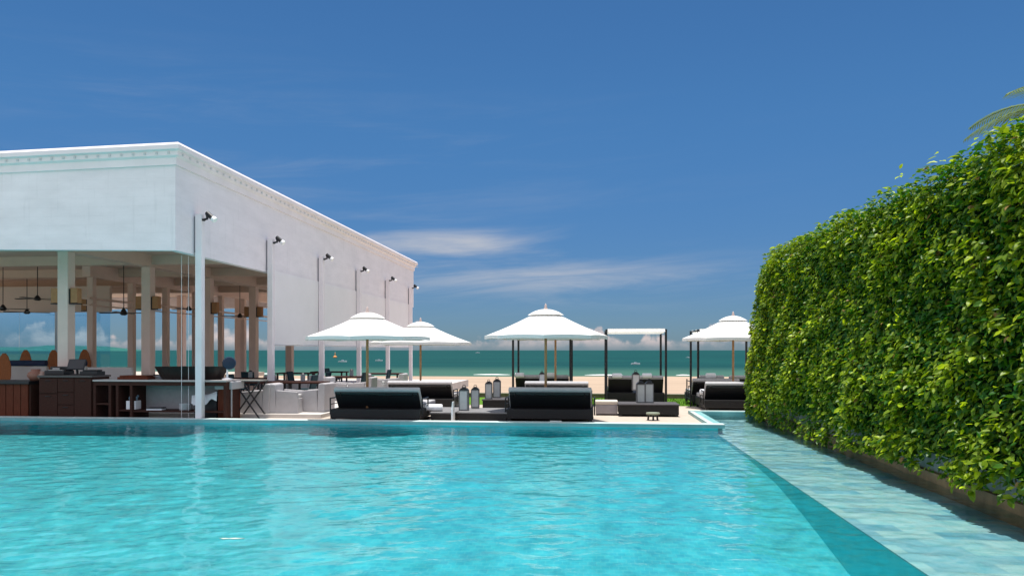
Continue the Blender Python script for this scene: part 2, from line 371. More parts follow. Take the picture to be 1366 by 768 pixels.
for (x0, x1, y) in [(-16,-11,100.5),(-1,4,100.5),(-47,-43,100.5),(11,13,101),(22,29,101)]:
    k = 14; vs = []
    for i in range(k+1):
        x = x0+(x1-x0)*i/k; wdt = .14*math.sin(math.pi*i/k)**.6*random.uniform(.5,1.2)+.02
        yy = y+random.uniform(-.15,.15); h = .07*math.sin(math.pi*i/k)
        vs += [(x, yy-wdt, -1.52), (x, yy, -1.48+h), (x, yy+wdt, -1.52)]
    fb.add(vs, [q for i in range(k) for q in ((3*i,3*i+3,3*i+4,3*i+1),(3*i+1,3*i+4,3*i+5,3*i+2))])
f = fb.build('foam', foam, smooth=True); f['kind'] = 'stuff'; tag(f, 'thin white foam of small waves at the shoreline', 'foam')
# headland far left
b = MB(); k = 40; vs = []
for i in range(k+1):
    px = -260+380*i/k; p0 = at(px, 3300)
    h = max(0, 24*math.exp(-((px-58)/24)**2)+15*math.exp(-((px+10)/40)**2)+26*math.exp(-((px+150)/90)**2))*(1+.12*math.sin(px*.21))*min(1, (120-px)/18)
    vs += [tuple(p0+Vector((0,-150,-2))), tuple(p0+Vector((0,0,h-1.5))), tuple(p0+Vector((0,400,h*.9-1.5))), tuple(p0+Vector((0,700,-2)))]
b.add(vs, [(4*i+j, 4*i+4+j, 4*i+5+j, 4*i+1+j) for i in range(k) for j in range(3)])
struct(b.build('headland', mat('wooded_headland', (.03,.13,.11), .95, .05, var=.3, vscale=.02), smooth=True))

# low edging between lawn and beach
b = MB(); b.box(-7.1, 60, 29.004, 29.22, -.7, .10)
t = thing('garden_wall', 'low brown retaining wall along the seaward side of the lawn', 'wall')
b.build('wall_body', mat('weathered_wall', (.20,.16,.12), .9, .1, var=.3, vscale=5), t)
c_ = MB(); c_.box(-7.1, 60, 28.97, 29.26, .103, .14); c_.build('wall_cap', mat('wall_cap', (.30,.26,.21), .8, .2, var=.2), t, bevel=.01)

# ------------------------------------------------------------------ pavilion
XF, YF, YE = -9.96, 17.05, 41.2
XL = -30.0
ZB, ZW = 4.20, 6.25
def board_mat():
    m = bpy.data.materials.new('white_board_cladding'); m.use_nodes = True; t = m.node_tree; n = t.nodes; l = t.links; p = n['Principled BSDF']
    tc = n.new('ShaderNodeTexCoord'); sp = n.new('ShaderNodeSeparateXYZ'); l.new(tc.outputs['Object'], sp.inputs[0])
    mu = n.new('ShaderNodeMath'); mu.operation = 'MULTIPLY'; mu.inputs[1].default_value = 1/.22; l.new(sp.outputs[2], mu.inputs[0])
    fr = n.new('ShaderNodeMath'); fr.operation = 'FRACT'; l.new(mu.outputs[0], fr.inputs[0])
    r = n.new('ShaderNodeMapRange'); r.inputs[1].default_value = 0; r.inputs[2].default_value = .05; l.new(fr.outputs[0], r.inputs[0])
    ns = n.new('ShaderNodeTexNoise'); ns.inputs['Scale'].default_value = .9; ns.inputs['Detail'].default_value = 8; ns.inputs['Roughness'].default_value = .65
    mp = n.new('ShaderNodeMapping'); mp.inputs['Scale'].default_value = (1,1,3); l.new(tc.outputs['Object'], mp.inputs[0]); l.new(mp.outputs[0], ns.inputs['Vector'])
    r2 = n.new('ShaderNodeMapRange'); r2.inputs[1].default_value = .3; r2.inputs[2].default_value = .7; r2.inputs[3].default_value = .90; r2.inputs[4].default_value = 1.03; l.new(ns.outputs['Fac'], r2.inputs[0])
    mm = n.new('ShaderNodeMath'); mm.operation = 'MULTIPLY'
    ms_ = n.new('ShaderNodeMapping'); ms_.inputs['Scale'].default_value = (5,5,.35); l.new(tc.outputs['Object'], ms_.inputs[0])
    n5 = n.new('ShaderNodeTexNoise'); n5.inputs['Scale'].default_value = 1.5; n5.inputs['Detail'].default_value = 6; n5.inputs['Roughness'].default_value = .7; l.new(ms_.outputs[0], n5.inputs['Vector'])
    r5 = n.new('ShaderNodeMapRange'); r5.inputs[1].default_value = .56; r5.inputs[2].default_value = .80; r5.inputs[3].default_value = 1; r5.inputs[4].default_value = .86; l.new(n5.outputs['Fac'], r5.inputs[0])
    m5 = n.new('ShaderNodeMath'); m5.operation = 'MULTIPLY'; l.new(r5.outputs[0], m5.inputs[0]); l.new(r2.outputs[0], m5.inputs[1])
    r3 = n.new('ShaderNodeMapRange'); r3.inputs[3].default_value = .93; r3.inputs[4].default_value = 1; l.new(r.outputs[0], r3.inputs[0])
    l.new(m5.outputs[0], mm.inputs[0]); l.new(r3.outputs[0], mm.inputs[1])
    mx = n.new('ShaderNodeMix'); mx.data_type = 'RGBA'; mx.blend_type = 'MULTIPLY'; mx.inputs[0].default_value = 1; mx.inputs[6].default_value = (.86,.81,.83,1); l.new(mm.outputs[0], mx.inputs[7])
    l.new(mx.outputs[2], p.inputs['Base Color']); p.inputs['Roughness'].default_value = .5
    bp = n.new('ShaderNodeBump'); bp.inputs['Strength'].default_value = .25; bp.inputs['Distance'].default_value = .006; l.new(r.outputs[0], bp.inputs['Height']); l.new(bp.outputs[0], p.inputs['Normal'])
    return m
boards = board_mat()
pav = thing('pavilion', 'white flat-roofed open restaurant pavilion with boarded upper walls beside the pool', 'building', (XF, YF, 0))
def pb(mb, name, m, **k):      # a part of the pavilion, given in world coordinates
    o = mb.build(name, m, pav, **k); o.matrix_parent_inverse = Matrix.Translation((-XF, -YF, 0)); return o
def slope(x): return (x-XF)*.0195       # the front eaves drop slightly to the left
b = MB()   # front upper wall
x0 = XL; zt0 = ZW+slope(x0); zb0 = ZB-slope(x0)*.9
b.add([(x0,YF,zb0),(XF,YF,ZB),(XF,YF,ZW),(x0,YF,zt0),(x0,YF+.2,zb0),(XF,YF+.2,ZB),(XF,YF+.2,ZW),(x0,YF+.2,zt0)],
      [(0,1,2,3),(4,5,6,7),(0,1,5,4),(3,2,6,7),(0,3,7,4),(1,2,6,5)])
pb(b, 'front_wall', boards)
b = MB(); b.box(XF-.2, XF-.001, YF+.203, YE, ZB+.002, ZW); b.box(XL, XF-.202, YE-.2, YE, ZB+.002, ZW); b.box(XL, XL+.2, YF+.203, YE-.202, ZB+.002, ZW-.35)
pb(b, 'side_wall', boards)
# cornice swept round the corner
prof = [(0,ZW-.004),(.05,ZW-.004),(.05,ZW+.17),(.12,ZW+.21),(.12,ZW+.31),(.20,ZW+.34),(.20,ZW+.44),(.16,ZW+.50),(-.25,ZW+.50),(-.25,ZW-.004)]
b = MB(); n_ = len(prof)
for (cx, cy, mx_, my, dz) in ((XL, YF, 0, -1, slope(XL)), (XF, YF, 1, -1, 0), (XF, YE, 1, 1, 0), (XL, YE, 0, 1, 0)):
    b.v += [(cx+o*mx_, cy+o*my, z+dz) for o, z in prof]
for s_ in range(3):
    for i in range(n_): b.f.append((s_*n_+i, s_*n_+(i+1) % n_, (s_+1)*n_+(i+1) % n_, (s_+1)*n_+i))
b.f.append(tuple(range(n_))); b.f.append(tuple(range(3*n_, 4*n_)))
corn = pb(b, 'cornice', white)
vm = mat('grey_vent', (.62,.62,.63), .7)
for k in range(24):
    x = XF-.1-.30*k; b = MB(); b.cbox(x, YF-.135, ZW+.26+slope(x), .05, .03, .05); b.build('vent_block', vm, corn)
for k in range(74):
    b = MB(); b.cbox(XF+.135, YF+.1+.335*k, ZW+.255, .03, .05, .05); b.build('vent_block', vm, corn)
b = MB(); b.add([(XL+.1,YF+.1,ZW+.30+slope(XL)),(XF-.1,YF+.1,ZW+.30),(XF-.1,YE-.1,ZW+.30),(XL+.1,YE-.1,ZW-.1),
                 (XL+.1,YF+.1,ZW+.2+slope(XL)),(XF-.1,YF+.1,ZW+.2),(XF-.1,YE-.1,ZW+.2),(XL+.1,YE-.1,ZW-.2)],
                [(0,1,2,3),(4,7,6,5),(0,4,5,1),(1,5,6,2),(2,6,7,3),(3,7,4,0)])
pb(b, 'roof', mat('grey_roofing', (.3,.3,.3), .9))
b = MB(); b.box(XL+.21, XF-.21, YF+.21, YE-.21, 4.86, 4.92); pb(b, 'ceiling', beige)
# soffit beams
b = MB()
XA, XB = -14.28, -17.9
AY = [19.06+3.80*k for k in range(5)]
BY = [25.2+2.36*k for k in range(6)]
for xx in (XA,): b.box(xx-.2, xx+.2, YF+.21, YE-.21, 4.48, 4.857)
for yy in AY: b.box(XL+.21, XF-.21, yy-.14, yy+.14, 4.56, 4.858)
b.box(XL+.21, XF-.21, YF+.212, YF+.5, 4.30, 4.859)
pb(b, 'beam', beige)
b = MB(); b.box(XB-.15, XB+.15, BY[0]-.3, YE-.21, 4.42, 4.856); b.box(XB-.13, XB+.13, BY[0]-.3, YE-.21, 3.62, 3.68); b.box(XB-.13, XB+.13, BY[0]-.3, YE-.21, 3.40, 3.43)
pb(b, 'beam', colm)
for yy in AY:
    b = MB(); b.box(XA-.15, XA+.15, yy-.15, yy+.15, .102 if yy > 19.3 else .0, 4.479); b.box(XA-.17, XA+.17, yy-.17, yy+.17, .0, .28); pb(b, 'column', colm, bevel=.012)
for yy in BY:
    b = MB(); b.box(XB-.11, XB+.11, yy-.11, yy+.11, .101, 4.419); pb(b, 'column', colm, bevel=.01)
for xx, yy in ((-19.6, 40), (-23.0, 18.6), (-27, 18.6), (-25, 33), (-23, 40)):
    b = MB(); b.box(xx-.18, xx+.18, yy-.18, yy+.18, .0, 4.857); pb(b, 'column', colm, bevel=.01)
# slim outer posts
PYS = [17.95+4.40*k for k in range(6)]; XP = -9.83
PYS = [17.95, 22.15, 26.5, 30.9, 35.4, 40.0]
for yy in PYS:
    b = MB(); z0 = 0 if yy < 19 else .10
    b.box(XP-.085, XP+.085, yy-.085, yy+.085, z0, 5.22); pst = pb(b, 'post', white, bevel=.012)
    b = MB(); b.box(XF+.001, XP-.086, yy-.04, yy+.04, 4.26, 5.16)
    b.build('wall_bracket', mat('bracket_grey', (.22,.22,.25), .5), pst)
# transverse glazed screen in the left bay with cream panel above
gl = bpy.data.materials.new('tinted_glass'); gl.use_nodes = True; t_ = gl.node_tree; n = t_.nodes; n.remove(n['Principled BSDF'])
tr = n.new('ShaderNodeBsdfTransparent'); tr.inputs[0].default_value = (.72,.88,.96,1); gs = n.new('ShaderNodeBsdfGlossy'); gs.inputs['Roughness'].default_value = .02
fr = n.new('ShaderNodeFresnel'); fr.inputs[0].default_value = 1.45; ms = n.new('ShaderNodeMixShader')
t_.links.new(fr.outputs[0], ms.inputs[0]); t_.links.new(tr.outputs[0], ms.inputs[1]); t_.links.new(gs.outputs[0], ms.inputs[2]); t_.links.new(ms.outputs[0], n['Material Output'].inputs[0])
gsn = thing('glass_screen', 'tall tinted frameless glass screen under a cream panel at the back of the left bay', 'glass wall', (-19.4, 28.4, .1))
b = MB(); b.box(-10, 0, 0, .15, 3.25, 4.3); b.build('upper_panel', mat('cream_panel', (.66,.58,.53), .7), gsn)
for k in range(5):
    b = MB(); b.box(-2*(k+1)+.015, -2*k-.015, .05, .065, .02, 3.248); b.build('pane', gl, gsn)
b = MB(); b.box(-10, 0, .02, .10, 0, .02); b.build('bottom_rail', black, gsn)

# spotlights on the posts
def make_spot():
    t = thing('spotlight', '', 'spotlight', (0,0,0), 0, 'spotlights on top of the slim white posts')
    b = MB(); b.tube((0,0,0),(0,0,.05),.05); b.tube((0,0,.03),(.12,-.02,.05),.028); b.tube((.12,-.02,.05),(.10,-.02,.16),.03); b.tube((.08,-.02,.15),(.17,-.02,.13),.03)
    b.build('bracket', black, t)
    b = MB(); b.tube((.10,-.02,.20),(.27,-.03,.05),.055,.065,12); b.build('lamp_housing', black, t, smooth=False)
    b = MB(); b.tube((.262,-.03,.058),(.33,-.035,.0),.068,.075,12); b.build('reflector', mat('white_reflector', (.85,.85,.85), .3), t)
    return t
sp0 = make_spot()
spl = ['black and white spotlight on the nearest and tallest-looking white post', 'spotlight on the second white post from the pool, over the open bay end',
       'spotlight on the third white post from the pool', 'spotlight on the fourth white post from the pool',
       'spotlight on the fifth white post, next to last before the sea', 'farthest spotlight, on the last white post at the seaward corner']
for i, yy in enumerate(PYS):
    if i == 0: sp0.location = (XP, yy, 5.0); sp0['label'] = spl[0]
    else: dup(sp0, spl[i], (XP, yy, 5.0+.02*i))
for ob in [o for o in scn.objects if o.name.startswith('spotlight')]: ob.location.x += .10; ob.location.z += .05; ob.location.y -= .02

# roller blinds between posts 2..6
blm = mat('white_blind_fabric', (.88,.86,.87), .85, .1, trans=.14, var=.04, vscale=1.2)
bll = ['wide white roller blind between the second and third posts, nearest the pool', 'white roller blind between the third and fourth posts behind the left parasol',
       'white roller blind between the fourth and fifth posts', 'farthest white roller blind between the last two posts by the sea']
for k in range(1, 5):
    y0, y1 = PYS[k]+.03, PYS[k+1]-.03
    t = thing('roller_blind', bll[k-1], 'blind', (XF, (y0+y1)/2, 0), 0, 'white roller blinds between the outer posts')
    Lh = (y1-y0)/2; b = MB(); nn = 16; vs = []
    for j in range(7):
        z = 4.30-(4.30-1.98)*j/6
        for i in range(nn+1):
            u = i/nn; vs.append((.035+.02*math.sin(u*9+j*.6)*(j/6)+.02*math.sin(u*3.1)*(j/6), -Lh+2*Lh*u, z))
    b.add(vs, [(j*(nn+1)+i, j*(nn+1)+i+1, (j+1)*(nn+1)+i+1, (j+1)*(nn+1)+i) for j in range(6) for i in range(nn)])
    b.build('fabric', blm, t, smooth=True)
    b = MB(); b.tube((.035,-Lh,1.97),(.035,Lh,1.97),.022); b.build('bottom_bar', mat('pale_bar', (.6,.6,.62), .5), t)
    b = MB(); b.tube((.09,-Lh+.2,4.2),(.09,-Lh+.2,2.2),.008,k=5); b.tube((.09,-Lh+.2,2.28),(.09,-Lh+.2,1.96),.035); b.build('pull_cord', mat('grey_cord', (.10,.10,.13), .7), t)
# slim bracing cables in the open bay
for i, (xx, yy, lb) in enumerate(((-10.35, 18.0, 'thin pale vertical cable left of the nearest post'), (-10.22, 18.1, 'thin pale vertical cable closest to the nearest post'))):
    b = MB(); b.tube((0,0,.0),(0,0,4.20),.006,k=6); o = b.build('cable', white); o.location = (xx, yy, 0); tag(o, lb, 'cable', 'vertical cables by the nearest post')

# wall lamps on the columns
def make_sconce():
    t = thing('wall_lamp', '', 'wall lamp', (0,0,0), 0, 'box wall lamps on the pavilion columns')
    b = MB(); b.box(0,.03,-.10,.10,0,.42); b.box(.03,.24,-.10,-.085,0,.03); b.box(.03,.24,.085,.10,0,.03); b.box(.03,.24,-.085,.085,0,.02); b.build('bracket', black, t)
    b = MB(); b.box(.035,.235,-.09,.09,.04,.44); b.build('lamp_shade', shade, t, bevel=.006)
    return t
sc0 = make_sconce(); spots = []
sdat = [(XA+.15, AY[0], 3.05, 0, 'box wall lamp with tan shade on the right of the widest front column'),
        (XA-.15, AY[0], 3.05, math.pi, 'box wall lamp on the left of the widest front column'),
        (XA+.15, AY[1], 3.10, 0, 'box wall lamp on the right of the second wide column'),
        (XA-.15, AY[1], 3.10, math.pi, 'box wall lamp on the left of the second wide column'),
        (XA+.15, AY[2], 3.15, 0, 'box wall lamp on the third wide column, just right of the nearest white post'),
        (XA+.15, AY[3], 3.20, 0, 'box wall lamp on the right of the column seen left of the second post'),
        (XA-.15, AY[3], 3.20, math.pi, 'box wall lamp on the left of the column seen left of the second post'),
        (XB-.11, BY[0], 3.2, math.pi, 'small box wall lamp on the left side of the nearest thin column'),
        (-23.0+.18, 18.6, 3.0, 0, 'box wall lamp on a front column beyond the left edge of the bar')]
for i, (x, y, z, rz, lb) in enumerate(sdat):
    if i == 0: sc0.location = (x, y, z); sc0['label'] = lb
    else: dup(sc0, lb, (x, y, z), rz)

# ceiling fans
def make_fan():
    t = thing('ceiling_fan', '', 'ceiling fan', (0,0,0), 0, 'black ceiling fans under the pavilion ceiling')
    b = MB(); b.tube((0,0,0),(0,0,1.45),.013); b.tube((0,0,1.40),(0,0,1.45),.07); b.build('down_rod', black, t)
    b = MB(); b.lathe([(.03,.12),(.06,.08),(.11,.0),(.11,-.04),(.06,-.07)]); b.build('motor', black, t)
    for k in range(4):
        a = k*math.pi/2+.2; b = MB(); b.M = Matrix.Rotation(a, 4, 'Z') @ Matrix.Rotation(R(8), 4, 'X')
        b.prism([(.10,-.04),(.72,-.075),(.78,-.05),(.78,.05),(.72,.075),(.10,.04)], 'z', -.012, .0); b.build('blade', black, t)
    return t
fn0 = make_fan()
fdat = [(165, 25.0, 3.05, 'black ceiling fan hanging between the thin columns left of the second wide column'),
        (320, 33.0, 3.30, 'black ceiling fan seen in the opening left of the second white post'),
        (50, 25.0, 3.52, 'black ceiling fan hanging highest, left of the widest front column'),
        (36, 29.5, 3.30, 'black ceiling fan lowest in view at the far left, just above the glass'),
        (252, 30.0, 3.45, 'black ceiling fan partly hidden by the nearest white post'),
        (4, 26.0, 3.25, 'black ceiling fan cut by the left edge of the view')]
for i, (px, c, z, lb) in enumerate(fdat):
    p = at(px, c, z)
    if p.y > 28.3 and p.x < -19.4: p = at(px, 27.6, z)
    sc_ = (1, 1, (4.85-z)/1.45)
    if i == 0: fn0.location = p; fn0['label'] = lb; fn0.scale = (1,1,sc_[2])
    else: dup(fn0, lb, p, i*.7, scale=(1,1,sc_[2]))

# ------------------------------------------------------------------ bar
def X(px, c): return at(px, c).x
YB = 18.05      # front of the bar counters
t = thing('bar_cabinet', 'dark brown bar cabinet with drawers under the widest column', 'cabinet', (0, YB, 0)); t.location.x = X(27,19.1)+.64; t.scale.x = (X(106,19.1)-X(27,19.1))/2.08
b = MB(); b.box(-.62,1.42,.03,.72,.06,1.10); b.build('carcass', brown, t)
b = MB(); b.box(-.66,1.46,-.02,.75,1.10,1.15); b.build('countertop', mat('grey_brown_top', (.10,.085,.08), .35, var=.2), t, bevel=.008)
for (a0, a1, z0, z1) in ((-.60,.10,.08,.66),(-.60,.10,.69,1.07),(.12,.74,.08,.38),(.12,.74,.40,.70),(.12,.74,.72,1.07),(.76,1.40,.08,1.07)):
    b = MB(); b.box(a0,a1,0,.028,z0,z1); d_ = b.build('drawer_front' if z1-z0 < .4 else 'door', brown, t, bevel=.006)
    b = MB(); b.box((a0+a1)/2-.1,(a0+a1)/2+.1,-.02,-.001,z1-.06,z1-.045); b.build('handle', black, d_)
b = MB(); b.box(-.6,1.4,.06,.7,0,.058); b.build('plinth', black, t)
t = thing('service_counter', 'red-brown slatted wood service counter at the far left of the bar', 'counter', (0, YB, 0)); t.location.x = X(27,19.1)-1.66
b = MB()
for k in range(17): b.box(-2.0+k*.21, -1.81+k*.21, 0, .04, .05, .92)
b.build('front_panel', redwood, t)
b = MB(); b.box(-2.0,1.60,.045,.8,0,.92); b.build('carcass', brown, t)
b = MB(); b.box(-2.05,1.62,-.05,.85,.921,1.0); b.build('countertop', black, t, bevel=.01)
# shelf unit
t = thing('shelf_counter', 'long open-shelved bar counter with pale worktop between cabinet and nearest post', 'counter', (-12.0, YB, 0))
xa, xb = X(110, 18.9)+12.0, X(302, 18.9)+12.0
b = MB(); b.box(xa,xb,-.03,.75,1.00,1.045); b.build('worktop', mat('pale_worktop', (.45,.40,.38), .35), t, bevel=.006)
b = MB(); b.box(xa,xb-.02,.0,.72,.90,.998); b.build('apron', brown, t)
for xx in (xa+.0, xa+.42, xa+.62, xa+1.0):
    b = MB(); b.box(xx, xx+.07, .0, .72, .0, .899); b.build('upright', brown, t)
b = MB(); b.box(xb-.09, xb-.02, .0, .72, .0, .899); b.build('upright', brown, t)
for (s0, s1, zz) in ((xa+.072, xa+.418, .40), (xa+.692, xa+.998, .24), (xa+1.072, xb-.092, .22)):
    b = MB(); b.box(s0, s1, .02, .70, zz, zz+.04); b.build('shelf', brown, t)
b = MB(); b.box(xa+.692, xb-.092, .60, .64, .262, .899); b.build('back_panel', mat('grey_panel', (.34,.33,.33), .7, var=.1), t)
b = MB(); b.box(xa+.01,xb-.02,.05,.70,0,.02); b.build('plinth', black, t)
base_ = -12.0
def prop(mb, name, m, label, cat, loc, rz=0, group=None, **k):
    o = mb.build(name, m, **k); o.location = loc; o.rotation_euler = (0,0,rz); return tag(o, label, cat, group)
b = MB(); b.box(-.13,.13,-.12,.12,0,.22); prop(b, 'storage_box', white, 'white storage box in the dark cubby of the shelf counter', 'box', (X(162,18.9), YB+.2, .28), bevel=.01)
b = MB(); b.lathe([(.10,0),(.11,.10),(.08,.12)], 12); b.tube((-.12,0,.05),(.12,.02,.12),.03); prop(b, 'bottle_basket', mat('blue_grey_glass', (.16,.22,.28), .3), 'blue-grey bottles on the white storage box', 'bottles', (X(162,18.9), YB+.2, .503))
for q, lb in ((0,'lower pale folded napkin stack on the low shelf'),(1,'dark tray on the folded napkins on the low shelf')):
    b = MB(); b.box(-.2,.2,-.12,.12,0,.035)
    prop(b, 'napkin_stack' if q == 0 else 'serving_tray', towelm if q == 0 else dgrey, lb, 'napkins' if q == 0 else 'tray', (X(195,18.9), YB+.2, .262+q*.038), .1, bevel=.006)
b = MB()
for q in range(7): b.lathe([(.14,q*.025),(.16,q*.025+.018)], 20)
prop(b, 'plate_stack', mat('china', (.75,.75,.76), .25, .5), 'stack of white plates on the low shelf at right', 'plates', (X(236,18.9), YB+.25, .262))
# boat-shaped buffet trough
b = MB(); k = 16; vs = []
for i in range(k+1):
    u = i/k; flare = .28*(1-math.sin(math.pi*u)**.5); wd = .36*math.sin(math.pi*u)**.35+.02
    x = -1.02+2.04*u
    xb_ = x*.80
    vs += [(x,-wd,.33),(xb_,-wd*.6,.0),(xb_,wd*.6,.0),(x,wd,.33),(x*.97,wd*.85,.30),(xb_*.95,wd*.45,.05),(xb_*.95,-wd*.45,.05),(x*.97,-wd*.85,.30)]
b.add(vs, [(8*i+j, 8*i+(j+1) % 8, 8*i+8+(j+1) % 8, 8*i+8+j) for i in range(k) for j in range(8)])
prop(b, 'wooden_trough', mat('black_brown_wood', (.02,.012,.010), .4, var=.3), 'long dark boat-shaped wooden trough on the pale worktop', 'trough', ((X(193,19.2)+X(304,19.2))/2, YB+.42, 1.047))
# things on the counters
t = thing('till', 'black touchscreen till tilted on the bar cabinet', 'till', (X(68,18.8), YB+.35, 1.15), .15)
b = MB(); b.box(-.12,.12,-.08,.12,0,.03); b.tube((0,.05,.02),(0,.02,.2),.03); b.build('stand', black, t)
b = MB(); b.M = Matrix.Translation((0,0,.27)) @ Matrix.Rotation(R(-28),4,'X'); b.box(-.22,.22,-.015,.02,-.14,.16); s_ = b.build('screen_housing', black, t, bevel=.008)
b = MB(); b.M = Matrix.Translation((0,0,.27)) @ Matrix.Rotation(R(-28),4,'X'); b.box(-.20,.20,-.018,-.0155,-.12,.14); b.build('screen', mat('dull_screen', (.06,.05,.05), .25), s_)
t = thing('coffee_machine', 'low black coffee machine on the bar cabinet left of the till', 'machine', (X(40,18.8), YB+.4, 1.15))
b = MB(); b.box(-.28,.28,-.2,.2,.0,.12); b.box(-.26,.26,-.02,.2,.12,.22); b.build('body', black, t, bevel=.02)
b = MB(); b.box(-.2,.2,-.15,-.03,.122,.14); b.tube((-.1,-.1,.16),(.1,-.1,.16),.03); b.build('cup_rack', mat('steel', (.3,.3,.3), .3, metal=1), t)
b = MB(); b.box(-.25,.25,-.16,.16,0,.10); b.box(-.2,.2,-.12,.12,.10,.14); prop(b, 'receipt_printer', black, 'flat black printer on the bar cabinet right of the till', 'printer', (X(92,18.8), YB+.35, 1.15), bevel=.015)
for q, (px, r, h, col, lb, nm) in enumerate(((6,.20,.30,(.30,.13,.09),'pinkish clay bowl of fruit on the service counter at the left edge','fruit_bowl'),(17,.13,.24,(.40,.25,.2),'small pale clay jar on the service counter','clay_jar'),(26,.09,.16,(.5,.45,.42),'small white sugar jar at the right end of the service counter','sugar_jar'))):
    b = MB(); b.lathe([(r*.6,0),(r,h*.4),(r*.9,h*.7),(r*.5,h*.85),(r*.6,h)], 14)
    prop(b, nm, mat('clay%d' % q, col, .6, var=.2), lb, 'jar' if q else 'bowl', (X(px,18.8), YB+.35, 1.0), smooth=True)
b = MB(); b.box(-.5,.35,-.22,.22,0,.06); b.box(-.45,.3,-.2,.2,.06,.10); prop(b, 'serving_board', redwood, 'red-brown serving board lying on the pale worktop', 'board', (X(165,18.9), YB+.4, 1.047), bevel=.01)
b = MB()
for q in range(3): b.lathe([(.10,q*.03),(.13,q*.03+.02)], 16)
prop(b, 'bowl_stack', mat('china', (.75,.75,.76), .25, .5), 'small stack of white bowls on the pale worktop behind the serving board', 'bowls', (X(182,18.9), YB+.62, 1.047))
# desk fan
t = thing('desk_fan', 'dark round table fan at the right end of the pale worktop', 'fan', (X(297,19), YB+.3, 1.047), .5)
b = MB(); b.lathe([(.13,0),(.13,.03),(.03,.05),(.02,.28)], 14); b.build('stand', towelm, t)
b = MB(); b.M = Matrix.Translation((.05,0,.42)) @ Matrix.Rotation(R(90),4,'X'); b.lathe([(.05,-.09),(.15,-.06),(.17,0),(.15,.06),(.05,.07)], 18); b.build('cage', mat('navy_plastic', (.015,.03,.06), .4), t)
b = MB(); b.tube((-.12,.02,.40),(.04,.02,.42),.07,.08); b.build('motor', black, t)
# cloth-draped side stand and carton right of nearest post
t = thing('side_station', 'waiter station draped with white cloth right of the nearest post', 'stand', (X(291,19.4), 18.55, 0))
b = MB(); b.box(-.55,.05,-.25,.3,.0,.62); b.build('cabinet', black, t)
b = MB(); b.box(.09,.42,-.25,.3,.0,.80); b.build('side_cabinet', redwood, t)
b = MB(); vs = []; nn = 14
for i in range(nn+1):
    u = i/nn; x = -.60+.68*u; h = .64+.16*max(0,(u-.5))*1.4
    vs += [(x,-.30,h-.20-.05*math.sin(u*14)),(x,-.28,h),(x,.32,h+.02),(x,.34,h-.2)]
b.add(vs, [(4*i+j,4*i+4+j,4*i+5+j,4*i+1+j) for i in range(nn) for j in range(3)]); b.build('cloth', towelm, t, smooth=True)
b = MB(); b.box(.03,.50,-.32,.36,.802,1.0); b.box(.47,.50,-.32,-.30,.10,.80); b.build('folded_linen', slip, t, bevel=.02)
t = thing('tray_stand', 'black crossed-leg folding tray stand beside the draped station', 'tray stand', (X(337,20), 19.0, 0))
b = MB(); b.box(-.40,.40,-.25,.25,.985,1.02); b.build('tray', mat('grey_tray', (.25,.24,.22), .5), t)
for s_ in (-.23,.23):
    b = MB(); b.tube((-.36,s_,.0),(.36,s_,.98),.022); b.build('leg', black, t); b = MB(); b.tube((.36,s_+.03,0),(-.36,s_+.03,.98),.022); b.build('leg', black, t)

# ------------------------------------------------------------------ restaurant furniture
def make_armchair():
    t = thing('armchair', '', 'armchair', (0,0,0), 0, 'white slipcovered armchairs on the terrace')   # faces +x
    b = MB(); b.prism([(-.38,.0),(.40,.0),(.38,.40),(-.38,.40)], 'y', -.27, .27); b.build('seat_base', slip, t, bevel=.02)
    b = MB(); b.prism([(-.42,.0),(-.20,.0),(-.24,.78),(-.36,.80),(-.44,.78)], 'y', -.36, .36); b.build('backrest', slip, t, bevel=.03)
    for s_ in (-1, 1):
        b = MB(); b.prism([(-.22,.0),(.40,.0),(.38,.58),(-.2,.62)], 'y', min(s_*.275,s_*.37), max(s_*.275,s_*.37)); b.build('armrest', slip, t, bevel=.02)
    b = MB(); b.box(-.20,.36,-.26,.26,.402,.50); b.build('seat_cushion', mat('pale_seat', (.55,.54,.53), .9), t, bevel=.03)
    return t
ac = make_armchair(); first = True
adat = [(347,20.6,180,'white armchair left of the second white post, nearest the bar'),
        (384,20.6,5,'white armchair right of the second white post, facing right'),
        (421,21.0,176,'white armchair left of the third white post, facing left'),
        (452,25.5,0,'white armchair right of the third post, above the left sunbed'),
        (483,25.5,180,'white armchair just behind the fourth white post'),
        (500,29.0,0,'white armchair between the fourth and fifth posts'),
        (527,29.4,180,'white armchair near the fifth white post, closest to the beach'),
        (372,27.5,0,'white armchair in the second row between the second post and the column'),
        (408,27.5,180,'white armchair in the second row right of the stubby column')]
for px, c, rz, lb in adat:
    p = at(px, c, .10)
    if p.x > -7.5 : p.z = .10
    if first: ac.location = p; ac.rotation_euler[2] = R(rz); ac['label'] = lb; first = False
    else: dup(ac, lb, p, R(rz))
navy = mat('dark_teal_fabric', (.012,.035,.045), .85)
def make_dchair():
    t = thing('dining_chair', '', 'chair', (0,0,0), 0, 'dark dining chairs around the restaurant tables')
    b = MB(); b.box(-.24,.24,-.24,.24,.42,.50); b.build('seat', navy, t, bevel=.02)
    b = MB(); b.prism([(-.25,.50),(-.19,.50),(-.27,.92),(-.33,.92)], 'y', -.24, .24); b.build('backrest', navy, t, bevel=.015)
    for sx in (-.2,.2):
        for sy in (-.2,.2): b = MB(); b.tube((sx,sy,0),(sx,sy,.42),.02); b.build('leg', black, t)
    return t
